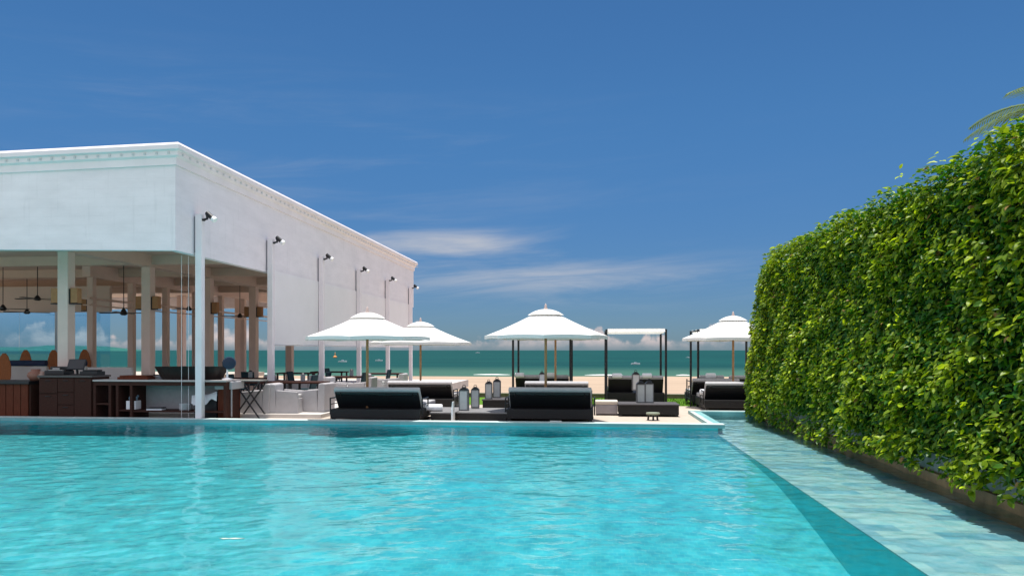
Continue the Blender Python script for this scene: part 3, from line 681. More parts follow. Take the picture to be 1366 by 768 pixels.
def make_table():
    t = thing('dining_table', '', 'table', (0,0,0), 0, 'dark restaurant tables under the pavilion')
    b = MB(); b.box(-.75,.75,-.42,.42,.71,.76); b.build('tabletop', brown, t, bevel=.008)
    for sx in (-.66,.66):
        for sy in (-.34,.34): b = MB(); b.box(sx-.03,sx+.03,sy-.03,sy+.03,0,.709); b.build('leg', black, t)
    return t
tb = make_table(); first = True
tdat = [(402,22.6,'dark table between the facing armchairs right of the second white post'),
        (366,22.8,'dark table directly behind the second white post'),
        (468,27.2,'dark table between the armchairs behind the left sunbed'),
        (512,31.0,'dark table between the two farthest armchairs'),
        (330,25.5,'dark table left of the second post in the open bay'),
        (395,31.5,'dark table behind the stubby column'),
        (440,33.5,'dark table farthest back between the third and fourth posts'),
        (112,26.0,'dark table seen between the widest column and the nearest thin column'),
        (145,29.5,'dark table seen behind the shelf counter near thin columns'),
        (250,31.0,'dark table seen behind the long trough')]
for px, c, lb in tdat:
    p = at(px, c, .10)
    if first: tb.location = p; tb['label'] = lb; first = False
    else: dup(tb, lb, p, .0)
dc = make_dchair(); first = True
ddat = [(408,23.6,180,'dark teal dining chair behind the facing armchairs right of the second post'),
        (428,27.0,180,'dark teal dining chair in the middle row near the third post'),
        (397,27.6,0,'dark teal dining chair behind the stubby column'),
        (476,26.6,180,'dark teal dining chair behind the left parasol pole'),
        (510,30.4,180,'dark teal dining chair beside the farthest armchair'),
        (335,27.5,90,'dark dining chair with its back to us in the open bay'),
        (318,24.5,0,'dark dining chair behind the table fan'),
        (445,32.6,0,'dark dining chair at the farthest table'),
        (105,27.5,180,'dark dining chair beyond the till'),
        (140,31.0,0,'dark dining chair behind the nearest thin column'),
        (160,28.0,180,'dark dining chair seen above the serving board'),
        (222,24.5,90,'dark dining chair showing above the trough, beside a thin column'),
        (212,24.6,90,'dark dining chair showing above the trough, left of the other one')]
for px, c, rz, lb in ddat:
    p = at(px, c, .10)
    if first: dc.location = p; dc.rotation_euler[2] = R(rz); dc['label'] = lb; first = False
    else: dup(dc, lb, p, R(rz))
# small things on the tables
gm = mat('clear_grey_glass', (.25,.28,.3), .2, .5)
for px, c, lb in ((404,22.6,'small glass hurricane lamp on the table between the facing armchairs'),(334,25.5,'small glass hurricane lamp on the table left of the second post'),(469,27.2,'small glass hurricane lamp on the table behind the left sunbed')):
    t = thing('table_lamp', lb, 'lamp', at(px, c, .86), 0, 'hurricane lamps on the tables')
    b = MB(); b.lathe([(.05,0),(.07,.02),(.07,.2),(.055,.22)], 12); b.build('glass', gm, t, smooth=False)
    b = MB(); b.lathe([(.075,.221),(.03,.26)], 12); b.build('lid', black, t)
# white banquettes far left and rattan chairs
ban = mat('white_banquette', (.60,.56,.54), .85)
for i, (px0, px1, c, lb) in enumerate(((22,74,25.5,'white banquette sofa behind the bar cabinet at left'),(100,126,25.5,'short white banquette sofa seen right of the widest column'),(128,186,24.0,'white banquette sofa seen behind the nearest thin column'))):
    p0, p1 = at(px0, c, .1), at(px1, c, .1); Lw = (p1-p0).length
    t = thing('banquette', lb, 'sofa', (p0+p1)/2, math.atan2(p1.y-p0.y, p1.x-p0.x), 'white banquettes inside the pavilion')
    b = MB(); b.box(-Lw/2,Lw/2,-.35,.35,0,.42); b.build('seat', ban, t, bevel=.03)
    b = MB(); b.box(-Lw/2,Lw/2,-.5,-.352,0,1.17); b.build('backrest', ban, t, bevel=.04)
    if i < 2: b = MB(); b.tube((-Lw/2+.05,-.42,1.27),(Lw/2-.05,-.42,1.27),.10,k=12); b.build('bolster', mat('navy_fabric', (.02,.035,.08), .8), t)
rat = mat('orange_rattan', (.34,.12,.045), .7, .2, var=.35, vscale=20)
for px, c, lb, s_ in ((12,24.3,'orange rattan peacock chair at the left edge behind the bar',1.05),(40,26.8,'orange rattan peacock chair behind the till',1.12),(77,26.8,'orange rattan peacock chair half hidden by the widest column',1.12),(118,26.8,'orange rattan peacock chair between the widest and the thin column',1.13)):
    t = thing('rattan_chair', lb, 'chair', at(px, c, .1), R(8), 'high-backed rattan chairs'); t.scale = (s_*.55, s_*.8, s_)
    b = MB(); b.lathe([(.22,0),(.14,.2),(.28,.42),(.30,.46)], 16); b.build('base', rat, t)
    b = MB(); b.prism([(-.24,.44),(.24,.44),(.36,.85),(.36,1.15),(.22,1.42),(.08,1.53),(-.08,1.53),(-.22,1.42),(-.36,1.15),(-.36,.85)], 'y', -.30, -.26); b.build('backrest', rat, t, bevel=.01)

# ------------------------------------------------------------------ parasols
def parasol(px, c, rim, top, rad, label, rz=0, tilt=0, base=0):
    t = thing('parasol', label, 'parasol', at(px, c, 0), rz, 'white canvas parasols with teak poles')
    b = MB(); b.tube((0,0,0),(0,0,top+.02),.034,k=12); b.build('pole', teak, t, smooth=True)
    b = MB(); b.lathe([(.35,0),(.35,.05),(.08,.09),(.05,.30)], 20); b.build('base', black, t)
    S = 8; ns_ = 6
    vent_r = .46; zc = top-.12
    def pt(a_frac, u, r0, z0, r1, z1, sag):
        # flat panels between ribs with a slight sag
        i = int(a_frac*S+1e-6); fr_ = a_frac*S-i
        a0, a1 = 2*math.pi*(i)/S, 2*math.pi*(i+1)/S
        r = r0+(r1-r0)*u; z = z0+(z1-z0)*u-.03*math.sin(math.pi*u)
        sag *= .5; x = r*((1-fr_)*math.cos(a0)+fr_*math.cos(a1)); y = r*((1-fr_)*math.sin(a0)+fr_*math.sin(a1))
        return (x, y, z-sag*math.sin(math.pi*fr_)*u)
    cols = S*4; vs = []
    for j in range(ns_+1):
        for i in range(cols): vs.append(pt(i/cols, j/ns_, .26, zc, rad, rim+.09, -.035))
    for i in range(cols): x, y, z = vs[ns_*cols+i]; vs.append((x*1.003, y*1.003, z-.085))
    b = MB(); b.add(vs, [(j*cols+i, j*cols+(i+1) % cols, (j+1)*cols+(i+1) % cols, (j+1)*cols+i) for j in range(ns_+1) for i in range(cols)])
    can = b.build('canopy', canvas, t)
    md = can.modifiers.new('thick', 'SOLIDIFY'); md.thickness = .004
    vs = []
    for j in range(5):
        for i in range(cols): 
            u = j/4; a = i/cols
            x, y, z = pt(a, u, .03, 0, vent_r, 0, 0); vs.append((x, y, top-.02-.15*u**2.0+ (-.0)))
    b = MB(); b.add(vs, [(j*cols+i, j*cols+(i+1) % cols, (j+1)*cols+(i+1) % cols, (j+1)*cols+i) for j in range(4) for i in range(cols)])
    v_ = b.build('vent_cap', canvas, t); md = v_.modifiers.new('thick', 'SOLIDIFY'); md.thickness = .004
    for k in range(S):
        a = 2*math.pi*k/S; ca, sa = math.cos(a), math.sin(a)
        b = MB(); b.tube((.05*ca,.05*sa,zc-.02),(rad*.985*ca,rad*.985*sa,rim+.075),.011,k=6); rb = b.build('rib', teak, t)
        b = MB(); b.tube((.05*ca,.05*sa,rim+.10),(rad*.55*ca,rad*.55*sa,(zc*.45+rim*.55)+.03),.010,k=6); b.build('strut', teak, rb)
    b = MB(); b.lathe([(.07,rim+.05),(.07,rim+.13)], 14); b.build('hub', teak, t)
    b = MB(); b.lathe([(.045,top-.02),(.05,top+.01),(.025,top+.03),(.035,top+.07),(.0,top+.13)], 12); b.build('finial', mat('brass_finial', (.55,.42,.38), .35), t, smooth=True)
    return t
parasol(490, 19.0, 2.04, 2.78, 1.60, 'large white parasol on the left, nearest the pool', .05)
parasol(561, 24.8, 1.96, 2.76, 1.68, 'smaller-looking white parasol just right of the leftmost one, farther back', .2)
parasol(728, 19.0, 2.07, 2.86, 1.56, 'large white parasol in the middle of the view, nearest the pool edge', .03)
parasol(741, 25.0, 2.13, 2.78, 1.50, 'white parasol hidden behind the middle one, only its pole showing', .2)
parasol(978, 23.6, 2.08, 2.90, 1.60, 'white parasol on the right, partly hidden by the hedge', .1)

# ------------------------------------------------------------------ sunbeds
def make_bed():
    t = thing('sunbed', '', 'sunbed', (0,0,0), 0, 'dark double sunbeds facing the sea')
    b = MB(); b.box(-1.12,1.12,.0,2.05,.10,.34); b.build('frame', dark, t, bevel=.015)
    for sx in (-1.05,1.05):
        for sy in (.07,1.98): b = MB(); b.box(sx-.04,sx+.04,sy-.04,sy+.04,0,.099); b.build('leg', black, t)
    b = MB(); b.box(-1.08,1.08,.55,2.02,.342,.46); b.build('mattress', cushion, t, bevel=.03)
    M_ = Matrix.Translation((0,.55,.36)) @ Matrix.Rotation(R(58),4,'X')   # back panel raised towards the pool
    M_ = Matrix.Translation((0,.50,.345)) @ Matrix.Rotation(R(-32),4,'X')
    # local z runs up the back, tipped towards -y
    M_ = Matrix.Translation((0,.46,.345)) @ Matrix.Rotation(R(38),4,'X')
    b = MB(); b.M = M_
    b.box(-1.05,1.05,-.03,.0,.0,.43); b.tube((-1.03,-.01,.46),(1.03,-.01,.46),.014); b.tube((-1.03,-.01,.0),(-1.03,-.01,.52),.02); b.tube((1.03,-.01,0),(1.03,-.01,.52),.02)
    b.tube((-1.03,-.02,.52),(1.03,-.02,.52),.018)
    b.tube((-.9,-.03,.40),(-.9,-.03,.54),.015); b.tube((.9,-.03,.40),(.9,-.03,.54),.015)
    b.build('backrest_frame', black, t)
    b = MB(); b.M = M_; b.box(-1.08,1.08,.002,.12,.0,.60); b.build('back_cushion', mat('pale_cushion', (.46,.45,.46), .9, .1, var=.06, vscale=10, bump=.3, bscale=120), t, bevel=.04)
    for s_ in (-1,1):
        b = MB(); b.tube((s_*1.15,.10,.20),(s_*1.15,.10,.60),.018); b.tube((s_*1.15,.10,.60),(s_*1.15,.75,.60),.018); b.tube((s_*1.15,.75,.60),(s_*1.15,.75,.20),.018); b.tube((s_*1.15,.10,.45),(s_*1.15,.75,.45),.012); b.build('arm_rail', black, t)
    return t
bed = make_bed(); first = True
bdat = [(500,18.55,0,1.02,'black double sunbed under the left parasol, nearest the pool'),
        (558,22.6,0,.92,'black double sunbed behind the left one, under the farther parasol'),
        (733,18.5,0,.96,'black double sunbed under the middle parasol, nearest the pool'),
        (742,22.2,0,.88,'grey-topped double sunbed directly behind the middle one'),
        (985,21.9,0,.86,'black sunbed touching the end of the hedge'),
        ]
for px, c, rz, s_, lb in bdat:
    p = at(px, c, 0)
    if first: r_ = bed; bed.location = p; bed['label'] = lb; first = False
    else: r_ = dup(bed, lb, p, R(rz))
    r_.scale = (s_, 1, 1)
r_ = dup(bed, 'grey sunbed with open arm rails left of the hedge end', at(956,24.4,0), R(0)); r_.scale = (.7,1,1)
# extra low platform with towel beside left bed, lantern tables
def lowtable(x0, x1, y0, y1, h, label, topm=dgrey, group='low dark wicker tables by the sunbeds'):
    t = thing('low_table', label, 'low table', ((x0+x1)/2, (y0+y1)/2, 0), 0, group)
    hx, hy = (x1-x0)/2, (y1-y0)/2
    b = MB(); b.box(-hx,hx,-hy,hy,.05,h-.04); b.build('base', dark, t, bevel=.012)
    b = MB(); b.box(-hx-.02,hx+.02,-hy-.02,hy+.02,h-.038,h); b.build('tabletop', topm, t, bevel=.01)
    for sx in (-1,1):
        for sy in (-1,1): b = MB(); b.box(sx*(hx-.05)-.03,sx*(hx-.05)+.03,sy*(hy-.05)-.03,sy*(hy-.05)+.03,0,.049); b.build('leg', black, t)
    return t
xl = lambda px, c: at(px, c).x
grm = mat('grey_mat', (.20,.195,.20), .85, var=.15)
lowtable(xl(568,18.4), xl(601,18.4), 18.6, 20.3, .24, 'low dark platform with grey top right of the left sunbed, white towels on it', grm)
lowtable(xl(607,18.4), xl(674,18.4), 18.5, 19.9, .26, 'wide low dark table between the two nearest sunbeds, holding lanterns', grm)
lowtable(xl(640,20.6), xl(690,20.6), 20.9, 21.9, .42, 'dark table behind the lantern table, left of the middle sunbed')
lowtable(xl(826,20.2), xl(906,20.2), 20.6, 21.6, .34, 'wide dark wicker table in front of the right daybed')
# lanterns
pane = mat('frosted_pane', (.50,.52,.52), .35, .4, var=.1, vscale=6)
gfr = mat('grey_lantern_frame', (.16,.16,.165), .5, .4)
def make_lantern():
    t = thing('lantern', '', 'lantern', (0,0,0), 0, 'tall grey candle lanterns')
    b = MB(); b.box(-.125,.125,-.125,.125,0,.03)
    for sx in (-1,1):
        for sy in (-1,1): b.box(sx*.115-.012,sx*.115+.012,sy*.115-.012,sy*.115+.012,.03,.50)
    b.box(-.125,.125,-.125,.125,.50,.52); b.build('frame', gfr, t)
    b = MB(); b.box(-.108,.108,-.112,.112,.032,.499); b.build('pane', pane, t)
    b = MB(); b.prism([(-.13,.521),(.13,.521),(.07,.575),(-.07,.575)], 'y', -.12, .12); b.box(-.05,.05,-.05,.05,.576,.60); b.build('cap', black, t)
    b = MB(); b.tube((-.05,0,.60),(-.03,0,.65),.008); b.tube((-.03,0,.65),(.03,0,.65),.008); b.tube((.03,0,.65),(.05,0,.60),.008); b.build('handle', black, t)
    return t
ln = make_lantern(); first = True
ldat = [(619,19.2,.26,1.0,'grey lantern furthest left on the wide table between the sunbeds'),
        (634,19.9,.28,.92,'second grey lantern from the left, beside the leftmost one'),
        (652,21.3,.42,.84,'third grey lantern from the left, on the rear table'),
        (663,21.8,.42,.92,'fourth grey lantern from the left, nearest the middle sunbed'),
        (854.5,20.9,.34,1.0,'left one of the two pale lanterns standing in front of the right daybed'),
        (866,20.9,.34,1.02,'right one of the two pale lanterns standing in front of the right daybed'),
        (848,24.4,.50,1.0,'slim lantern between the backrests of the right daybed'),
        (723,24.2,.62,.8,'dark-topped lantern between the cushions behind the middle parasol')]
for px, c, z, s_, lb in ldat:
    p = at(px, c, z); z_ = z
    if first: r_ = ln; ln.location = p; ln['label'] = lb; first = False
    else: r_ = dup(ln, lb, p, random.uniform(-.1,.1))
    r_.scale = (s_*.92, s_*.92, s_)
# towels
def towel(px, c, z, n_, rz, label, ln_=.5):
    t = MB()
    for k in range(n_):
        a = (k-(n_-1)/2)*.17
        t.lathe([(.0,-ln_/2),(.07,-ln_/2+.01),(.085,-ln_/2+.04),(.085,ln_/2-.04),(.07,ln_/2-.01),(.0,ln_/2)], 14, a, 0)
    me = t; me.v = [(v[2], v[0], v[1]+.085) for v in me.v]
    o = me.build('rolled_towel', towelm, smooth=True); o.location = at(px, c, z); o.rotation_euler = (0,0,rz); return tag(o, label, 'towel', 'white rolled towels')
towel(577, 19.3, .24, 2, .15, 'white rolled towels on the low platform right of the left sunbed', .52)
b = MB(); b.prism([(0,0),(.05,0),(.04,.33),(.0,.33)], 'y', -.02, .25); b.prism([(.0,.33),(.04,.33),(.035,.50),(.015,.50)], 'y', .02,.20)
prop(b, 'hanging_towel', towelm, 'white towel hanging between the left sunbed platform and the lantern table', 'towel', at(602,18.45,.03))

# ------------------------------------------------------------------ daybeds with posts
def make_daybed():
    t = thing('daybed', '', 'daybed', (0,0,0), 0, 'black post daybeds facing the sea')
    W2, D = .98, 1.9
    for sx in (-1,1):
        for sy in (0,1):
            b = MB(); b.box(sx*W2-.035,sx*W2+.035,sy*D-.035,sy*D+.035,0,2.50); b.build('post', black, t)
    b = MB(); b.box(-W2+.036,W2-.036,-.025,.025,2.44,2.49); b.box(-W2+.036,W2-.036,D-.025,D+.025,2.44,2.49)
    for sx in (-1,1): b.box(sx*W2-.025,sx*W2+.025,.036,D-.036,2.44,2.49)
    b.build('top_frame', black, t)
    b = MB(); nn = 10; vs = []
    for i in range(nn+1):
        y = -.06+(D+.12)*i/nn; z = 2.52-.15*abs(math.sin(i*math.pi*4/nn*.5))
        vs += [(-W2+.04,y,z),(W2-.04,y,z)]
    b.add(vs, [(2*i,2*i+1,2*i+3,2*i+2) for i in range(nn)])
    b.add([(-W2+.04,-.062,2.50),(W2-.04,-.062,2.50),(W2-.04,-.20,2.41),(-W2+.04,-.20,2.41)], [(0,1,2,3)])
    c_ = b.build('canopy', mat('thin_white_canvas', (.88,.87,.85), .8, .1, trans=.55), t); md = c_.modifiers.new('thick','SOLIDIFY'); md.thickness = .004
    b = MB(); b.box(-W2+.04,W2-.04,.04,D-.04,.08,.38); b.build('base', dark, t, bevel=.012)
    for sx in (-1,1):
        b = MB(); b.box(sx*.50-.42,sx*.50+.42,.55,D-.06,.382,.52); b.build('mattress', cushion, t, bevel=.03)
        M_ = Matrix.Translation((sx*.50,.50,.39)) @ Matrix.Rotation(R(32),4,'X')
        b = MB(); b.M = M_; b.box(-.42,.42,-.03,-.002,.0,.52); b.build('backrest', dark, t, bevel=.008)
        b = MB(); b.M = M_; b.box(-.42,.42,.0,.12,.02,.60); b.build('back_cushion', dgrey if 0 else cushion, t, bevel=.03)
    return t
db = make_daybed()
db.location = at(848.5,25.0,0); db['label'] = 'black post daybed with white canopy standing clear in the middle right'
dup(db, 'black post daybed behind the middle parasol, its canopy hidden', at(722.5,25.6,0), R(0))
dup(db, 'black post daybed at the right, half behind the hedge', at(971,25.2,0), R(0))
for px, c, z, lb in ((823,25.2,.86,'white rolled towel on the left backrest of the clear daybed'),(863,25.2,.86,'white rolled towel on the right backrest of the clear daybed'),
                     (693,25.8,.86,'white rolled towel on the daybed behind the middle sunbeds, left side'),(736,25.8,.86,'white rolled towel on the daybed behind the middle parasol pole'),
                     (948,25.4,.86,'white rolled towel on the daybed behind the right parasol'),(941,22.6,.46,'white rolled towel on the railed sunbed left of the hedge')):
    towel(px, c, z, 1, .0, lb, .34)

# ottoman cube and little stool
t = thing('ottoman', 'cream square ottoman on the deck right of the middle sunbed', 'ottoman', at(809,21.0,0))
b = MB(); b.box(-.30,.30,-.28,.28,.04,.30); b.build('body', mat('lilac_grey_fabric', (.36,.33,.35), .9, var=.1), t, bevel=.02)
b = MB(); b.box(-.31,.31,-.29,.29,.302,.40); b.build('cushion', mat('cream_fabric', (.66,.58,.50), .9), t, bevel=.03)
b = MB()
for sx in (-.25,.25):
    for sy in (-.23,.23): b.box(sx-.02,sx+.02,sy-.02,sy+.02,0,.039)
b.build('feet', black, t)
t = thing('footstool', 'small low stool with grey-green top at the pool edge', 'stool', at(871,19.3,0))
b = MB(); b.lathe([(.17,.15),(.18,.18),(.17,.20)], 16); b.build('seat', mat('sage_top', (.24,.27,.20), .6), t)
for k in range(3):
    a = k*2.094+.5; b = MB(); b.tube((.12*math.cos(a),.12*math.sin(a),.15),(.14*math.cos(a),.14*math.sin(a),0),.025); b.build('leg', black, t)
# black rail posts by right deck
t = thing('deck_railing', 'low black metal railing at the left end of the right sunbeds', 'railing', at(921,24.0,0))
for q in (0,.9):
    b = MB(); b.tube((0,q,0),(0,q,.85),.02); b.build('post', black, t)
b = MB(); b.tube((0,0,.80),(0,.9,.80),.015); b.tube((0,0,.5),(0,.9,.5),.012); b.tube((0,0,.25),(0,.9,.25),.012); b.build('rail', black, t)
t = thing('deck_railing', 'short black post railing at the right of the middle sunbed', 'railing', at(789,19.6,0))
for q in (0,.7):
    b = MB(); b.tube((0,q,0),(0,q,.72),.022); b.build('post', black, t)
b = MB(); b.tube((0,0,.55),(0,.7,.55),.015); b.tube((0,0,.35),(0,.7,.35),.012); b.build('rail', black, t)
b = MB(); b.box(-.14,.14,-.04,.04,0,.045); prop(b, 'skimmer_cap', mat('pale_cap', (.6,.62,.6), .5), 'small pale cap on the coping right of the middle parasol pole', 'cap', (xl(741,17.7), PY1+.25, .078), bevel=.006)
b = MB(); b.box(-.03,.03,-.03,.03,0,.03); prop(b, 'skimmer_cap', mat('pale_cap', (.6,.62,.6), .5), 'tiny pale cap on the coping below the bar cabinet', 'cap', (xl(92,18.9), PY1+.2, .078), bevel=.005)

# ------------------------------------------------------------------ on the sea
def boat(px, dist, label, s_=1, col=(.8,.8,.8)):
    s_ *= .62
    t = thing('speedboat', label, 'boat', at(px, dist, -1.5), random.uniform(-.3,.3), 'small boats far out on the sea'); t.scale = (s_,s_,s_)
    b = MB(); k = 8; vs = []
    for i in range(k+1):
        u = i/k; w_ = .9*math.sin(math.pi*min(1,.35+u*.65))**.6+.02 if u < 1 else .05
        x = -2.6+5.2*u; vs += [(x,-w_,.75+.2*u*u),(x,-w_*.5,-.1),(x,w_*.5,-.1),(x,w_,.75+.2*u*u)]
    b.add(vs, [(4*i+j,4*i+4+j,4*i+4+(j+1) % 4,4*i+(j+1) % 4) for i in range(k) for j in range(4)]+[(0,1,2,3)])
    b.build('hull', mat('boat_white', col, .4), t)
    b = MB(); b.prism([(-.8,.8),(.9,.8),(.5,1.35),(-.6,1.35)], 'y', -.5, .5); b.build('cabin', mat('boat_grey', (.35,.4,.45), .3), t)
boat(457, 210, 'small white boat on the water left of the left parasol pole', .75)
boat(505.5, 230, 'small white boat on the water right of the left parasol pole', .7)
boat(848, 175, 'small white boat inside the frame of the clear daybed', .65)
boat(637, 900, 'tiny boat near the horizon between the parasols', 1.6, (.3,.35,.4))
boat(918, 330, 'tiny white boat left of the right parasol', .6)
t = thing('buoy', 'small orange buoy on the sea just right of the third white post', 'buoy', at(447,330,-1.5))
b = MB(); b.lathe([(.2,-.2),(.9,.1),(.9,.5),(.3,.9),(.12,1.8),(.25,2.0),(.1,2.2)], 12); b.build('float', mat('orange_plastic', (.7,.28,.08), .5), t)
b = MB(); b.tube((0,0,2.2),(0,0,2.8),.05); b.build('marker', white, t)

# ------------------------------------------------------------------ planter, hedge and palm
t = thing('planter_wall', 'long weathered grey concrete planter wall below the hedge', 'planter')
b = MB(); b.box(LX1+.001, 6.0, PY0-3, LY1+.25, -.3, .13); b.build('footing', mat('brown_wet_stone', (.26,.16,.08), .6, .3, var=.4, vscale=4, bump=.5, bscale=20), t)
b = MB()
for k in range(13):
    y0 = PY0-3+k*1.5; b.box(LX1+.06, 5.9, y0+.004, min(y0+1.496, LY1+.2), .132, .40)
b.build('slab', stone, t, bevel=.012)

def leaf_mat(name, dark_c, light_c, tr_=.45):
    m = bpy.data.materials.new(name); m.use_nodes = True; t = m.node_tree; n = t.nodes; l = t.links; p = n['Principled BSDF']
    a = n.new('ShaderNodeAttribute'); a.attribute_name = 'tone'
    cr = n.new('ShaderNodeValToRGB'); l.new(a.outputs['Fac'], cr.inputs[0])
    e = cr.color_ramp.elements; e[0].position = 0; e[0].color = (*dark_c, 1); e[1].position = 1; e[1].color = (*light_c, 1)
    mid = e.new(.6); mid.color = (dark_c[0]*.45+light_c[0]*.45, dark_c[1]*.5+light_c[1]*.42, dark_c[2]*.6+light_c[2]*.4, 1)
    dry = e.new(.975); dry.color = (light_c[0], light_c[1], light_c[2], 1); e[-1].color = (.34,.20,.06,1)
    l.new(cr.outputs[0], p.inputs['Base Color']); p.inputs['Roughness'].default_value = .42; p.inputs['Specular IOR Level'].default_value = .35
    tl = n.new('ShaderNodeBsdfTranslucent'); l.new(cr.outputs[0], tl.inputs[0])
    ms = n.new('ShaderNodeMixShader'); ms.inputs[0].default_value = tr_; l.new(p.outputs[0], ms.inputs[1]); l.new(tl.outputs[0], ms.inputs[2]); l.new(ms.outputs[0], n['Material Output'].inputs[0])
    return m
leafm = leaf_mat('hedge_leaf', (.028,.13,.006), (.56,.70,.012))
HX, HXB, HY0, HY1, HZ0, HZ1 = 4.46, 5.85, PY0-2.5, 21.75, .36, 4.30
rng = random.Random(11)
def clump(p): return noise.noise(p*1.1)*.6+noise.noise(p*2.7+Vector((5,1,2)))*.4
pts = []     # (pos, outward, tone shift)
def endy(z, x=HX):          # rounded far end
    r = 1.5; dz = max(0, z-(HZ1-r)); return HY1-(r-math.sqrt(max(0, r*r-dz*dz)))
A = []
def face_pts():
    for i in range(62000):
        y = rng.uniform(HY0, HY1)
        if y < 6.5 and rng.random() < .6: continue
        zb = HZ0-.16 if y < 12 else max(.04, HZ0-.16-(y-12)*.06); z = rng.uniform(zb, HZ1+.02)
        if y > endy(z): continue
        rr = .5; dz = max(0, z-(HZ1-rr)); inset = rr-math.sqrt(max(0, rr*rr-dz*dz))
        ry = .8; dy = max(0, y-(endy(z)-ry)); inset += (ry-math.sqrt(max(0, ry*ry-dy*dy)))*.8
        p = Vector((HX+inset+.05*z-.10-.16*max(0, min(1, (y-15)/5)), y, z)); cl = clump(p)
        out_ = Vector((-1, .55*dy/ry if dy else 0, dz/rr*.9)).normalized()
        depth = rng.random()**1.6*.20
        bulge = .06*math.sin(z*1.3+.6)-.02
        p += out_*(cl*.18+bulge-depth+.02)
        # ragged lower fringe hanging over the planter
        if z < HZ0+.10 and noise.noise(Vector((0,y*1.3,3))) < -.05 and rng.random() < .8: continue
        yield p, out_, cl, depth
    for i in range(9500):
        y = rng.uniform(HY0, HY1-1.0); x = rng.uniform(HX+.1, HXB)
        p = Vector((x, y, HZ1)); cl = clump(p); dpt = rng.random()**2*.15
        p.z += cl*.22-dpt+.03; yield p, Vector((-.15,0,1)).normalized(), cl, dpt
    for i in range(5200):       # rounded end
        z = rng.uniform(HZ0, HZ1); x = rng.uniform(HX+.15, HXB); y = endy(z)
        p = Vector((x, y, z)); cl = clump(p); dpt = rng.random()**2*.15
        o_ = Vector((-.15, 1, .8 if z > HZ1-1.2 else 0)).normalized(); p += o_*(cl*.15-dpt); yield p, o_, cl, dpt
    for i in range(5000):       # back side
        p = Vector((HXB, rng.uniform(HY0, HY1-.6), rng.uniform(HZ0, HZ1-.1))); cl = clump(p); yield p, Vector((1,0,0)), cl, 0
    for i in range(28):        # stray shoots along the top and face
        y = rng.uniform(6.5, HY1-1.2); top_ = rng.random() < .55
        p0 = Vector((rng.uniform(HX, HX+.7), y, HZ1+.05)) if top_ else Vector((HX-.06, y, rng.uniform(.5, HZ1)))
        d = Vector((rng.uniform(-.5,.3), rng.uniform(-.5,.5), 1)).normalized() if top_ else Vector((-1, rng.uniform(-.6,.6), rng.uniform(-.9,.4))).normalized()
        for k in range(rng.randint(2, 4)):
            p = p0+d*(.035*k+.02)+Vector((rng.gauss(0,.02),rng.gauss(0,.02),rng.gauss(0,.02))); yield p, (d*.5+Vector((-.5,0,.5))).normalized(), .5, -1
V = []; F = []; T = []
for p, o_, cl, dpt in face_pts():
    fresh = dpt == -1
    ln_ = rng.uniform(.055, .125)*(1.25 if rng.random() < .12 else 1)*(1.1 if cl > .1 else 1); wd = ln_*rng.uniform(.24, .32)
    nrm = (o_*rng.uniform(.2,.9)+Vector((0,0,rng.uniform(.3,1.2)))+Vector((rng.gauss(0,.38),rng.gauss(0,.38),rng.gauss(0,.38)))).normalized()
    tipd = (o_*.35+Vector((rng.gauss(0,.6),rng.gauss(0,.8),rng.gauss(-.45,.5))))
    tipd = (tipd-nrm*tipd.dot(nrm))
    if tipd.length < .01: continue
    tipd.normalize(); sd_ = nrm.cross(tipd)
    fold = ln_*.07; curl = ln_*rng.uniform(.05,.22)
    a = p; b1 = p+tipd*ln_*.35; b2 = p+tipd*ln_*.72-nrm*curl*.4; tip = p+tipd*ln_-nrm*curl
    o0 = len(V)
    V += [a, b1, b2, tip, b1+sd_*wd+nrm*fold, b2+sd_*wd*.75+nrm*fold, b1-sd_*wd+nrm*fold, b2-sd_*wd*.75+nrm*fold]
    F += [(o0,o0+1,o0+4),(o0+1,o0+2,o0+5,o0+4),(o0+2,o0+3,o0+5),(o0,o0+6,o0+1),(o0+1,o0+6,o0+7,o0+2),(o0+2,o0+7,o0+3)]
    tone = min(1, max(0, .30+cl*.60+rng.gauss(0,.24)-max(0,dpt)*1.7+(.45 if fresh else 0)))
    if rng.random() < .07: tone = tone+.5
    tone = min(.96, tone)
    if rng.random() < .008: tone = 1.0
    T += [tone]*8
hedge = thing('hedge', 'tall clipped green leafy hedge wall along the right side of the pool', 'hedge')
me = bpy.data.meshes.new('foliage'); me.from_pydata([tuple(v) for v in V], [], F)
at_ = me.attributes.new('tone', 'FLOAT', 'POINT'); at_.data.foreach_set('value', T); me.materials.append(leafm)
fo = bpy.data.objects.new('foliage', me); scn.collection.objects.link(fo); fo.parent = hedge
# dense twiggy core
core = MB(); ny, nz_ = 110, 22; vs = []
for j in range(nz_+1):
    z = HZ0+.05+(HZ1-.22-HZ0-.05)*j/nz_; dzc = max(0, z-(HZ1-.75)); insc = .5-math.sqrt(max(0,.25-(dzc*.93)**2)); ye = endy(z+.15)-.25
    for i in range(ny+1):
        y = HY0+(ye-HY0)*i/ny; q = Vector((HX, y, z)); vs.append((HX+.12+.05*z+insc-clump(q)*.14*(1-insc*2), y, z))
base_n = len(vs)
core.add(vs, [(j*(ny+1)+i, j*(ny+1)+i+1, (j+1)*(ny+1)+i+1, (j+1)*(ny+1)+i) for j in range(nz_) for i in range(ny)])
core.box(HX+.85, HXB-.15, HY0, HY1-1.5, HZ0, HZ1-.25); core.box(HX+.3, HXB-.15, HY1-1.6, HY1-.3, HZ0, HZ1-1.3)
core.add([(HX+.80,HY0,HZ1-.2),(HXB-.12,HY0,HZ1-.2),(HXB-.12,HY1-1.35,HZ1-.2),(HX+.80,HY1-1.35,HZ1-.2)], [(0,1,2,3)])
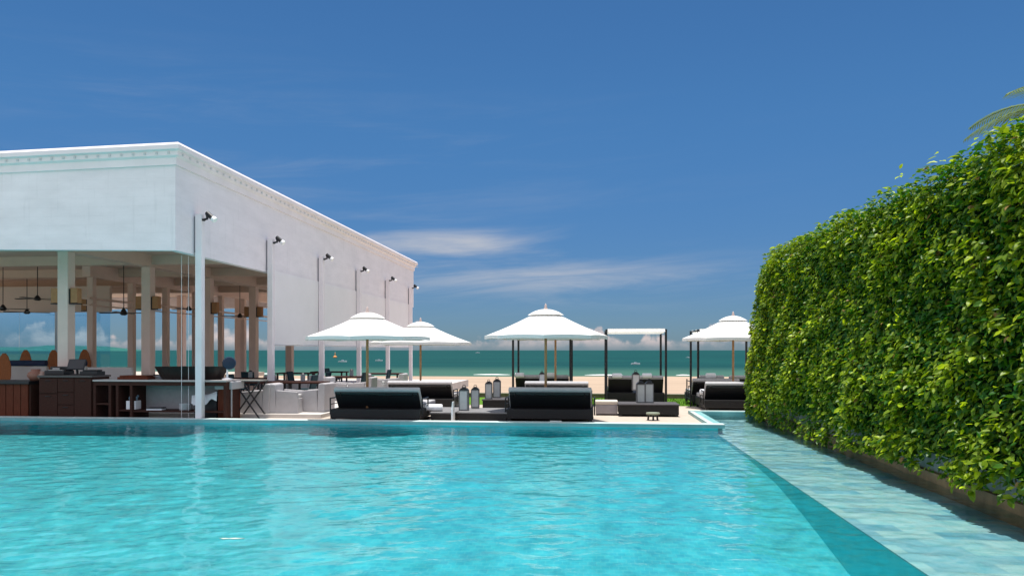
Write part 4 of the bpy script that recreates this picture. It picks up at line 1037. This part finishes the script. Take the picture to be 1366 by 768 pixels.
core.build('inner_growth', mat('inner_hedge', (.012,.030,.006), .95, .05, var=.5, vscale=12, bump=1, bscale=30), hedge)
for i in range(30):
    tw = MB(); y = rng.uniform(6, 21); x = HX+rng.uniform(.02,.2); p0 = Vector((x,y,.35))
    for k in range(3):
        p1 = p0+Vector((rng.uniform(-.05,.02), rng.uniform(-.2,.2), rng.uniform(.2,.4))); tw.tube(p0, p1, .010, .007, 5); p0 = p1
    tw.build('stem', mat('hedge_stem', (.10,.07,.045), .9), hedge)

# palm behind the hedge: fronds above it
pc = at(1438, 12.3, 5.72)
palm = thing('palm_tree', 'palm tree behind the hedge, only frond tips showing at the right edge', 'palm tree', (pc.x, pc.y, 0))
b = MB(); p0 = Vector((.3,.2,0))
for k in range(10):
    p1 = Vector((.3*(1-(k+1)/10), .2*(1-(k+1)/10), pc.z*(k+1)/10)); b.tube(p0, p1, .15-.004*k, .143-.004*k, 10); p0 = p1
b.build('trunk', mat('palm_trunk', (.22,.18,.14), .9, var=.4, vscale=6), palm)
palml = leaf_mat('palm_leaf', (.04,.11,.025), (.12,.19,.05), .3)
for k in range(15):
    a = 2*math.pi*k/15+.25; up = [.55,.15,.85][k % 3]; b = MB(); Lf = 1.75; segs = 12; pr = Vector((0,0,pc.z)); d0 = Vector((math.cos(a),math.sin(a),up)).normalized()
    pts_ = [pr.copy()]; d = d0.copy()
    for s_ in range(segs): d.z -= .11; d.normalize(); pr = pr+d*Lf/segs; pts_.append(pr.copy())
    for s_ in range(segs): b.tube(pts_[s_], pts_[s_+1], .018*(1-s_/segs)+.004, .018*(1-(s_+1)/segs)+.004, 5)
    for s_ in range(1, segs*3):
        f_ = s_/3; i0 = min(segs-1, int(f_)); q = pts_[i0].lerp(pts_[i0+1], f_-i0); dd = (pts_[i0+1]-pts_[i0]).normalized()
        sd_ = dd.cross(Vector((0,0,1))).normalized(); ll = .48*math.sin(math.pi*(.12+.85*s_/(segs*3)))
        for sg in (-1,1):
            tp = q+(sd_*sg*.8+dd*.6+Vector((0,0,-.28))).normalized()*ll*rng.uniform(.85,1.1); w_ = dd*.018
            m_ = q.lerp(tp,.5)+Vector((0,0,.03)); b.add([q-w_,q+w_,m_+w_,m_-w_,tp], [(0,1,2,3),(3,2,4)])
    o = b.build('frond', palml, palm)
    av = o.data.attributes.new('tone','FLOAT','POINT'); tv = rng.uniform(.2,1); av.data.foreach_set('value', [tv]*len(o.data.vertices))

# floating leaf on the water
b = MB(); b.prism([(-.12,.01),(-.07,.02),(-.03,.012),(.02,.03),(.06,.02),(.12,.012),(.07,-.008),(.03,-.02),(-.02,-.006),(-.07,-.02)], 'z', .003, .009)
o = prop(b, 'floating_towel', mat('faded_leaf', (.45,.50,.44), .8), 'small pale scrap floating on the pool water, left of centre', 'scrap', at(309,7.15,0), .1)
o.name = 'floating_scrap'

scn.render.engine = 'CYCLES'
scn.cycles.max_bounces = 8; scn.cycles.transparent_max_bounces = 12; scn.cycles.diffuse_bounces = 4
scn.cycles.caustics_reflective = False; scn.cycles.caustics_refractive = False
scn.cycles.sample_clamp_indirect = 6
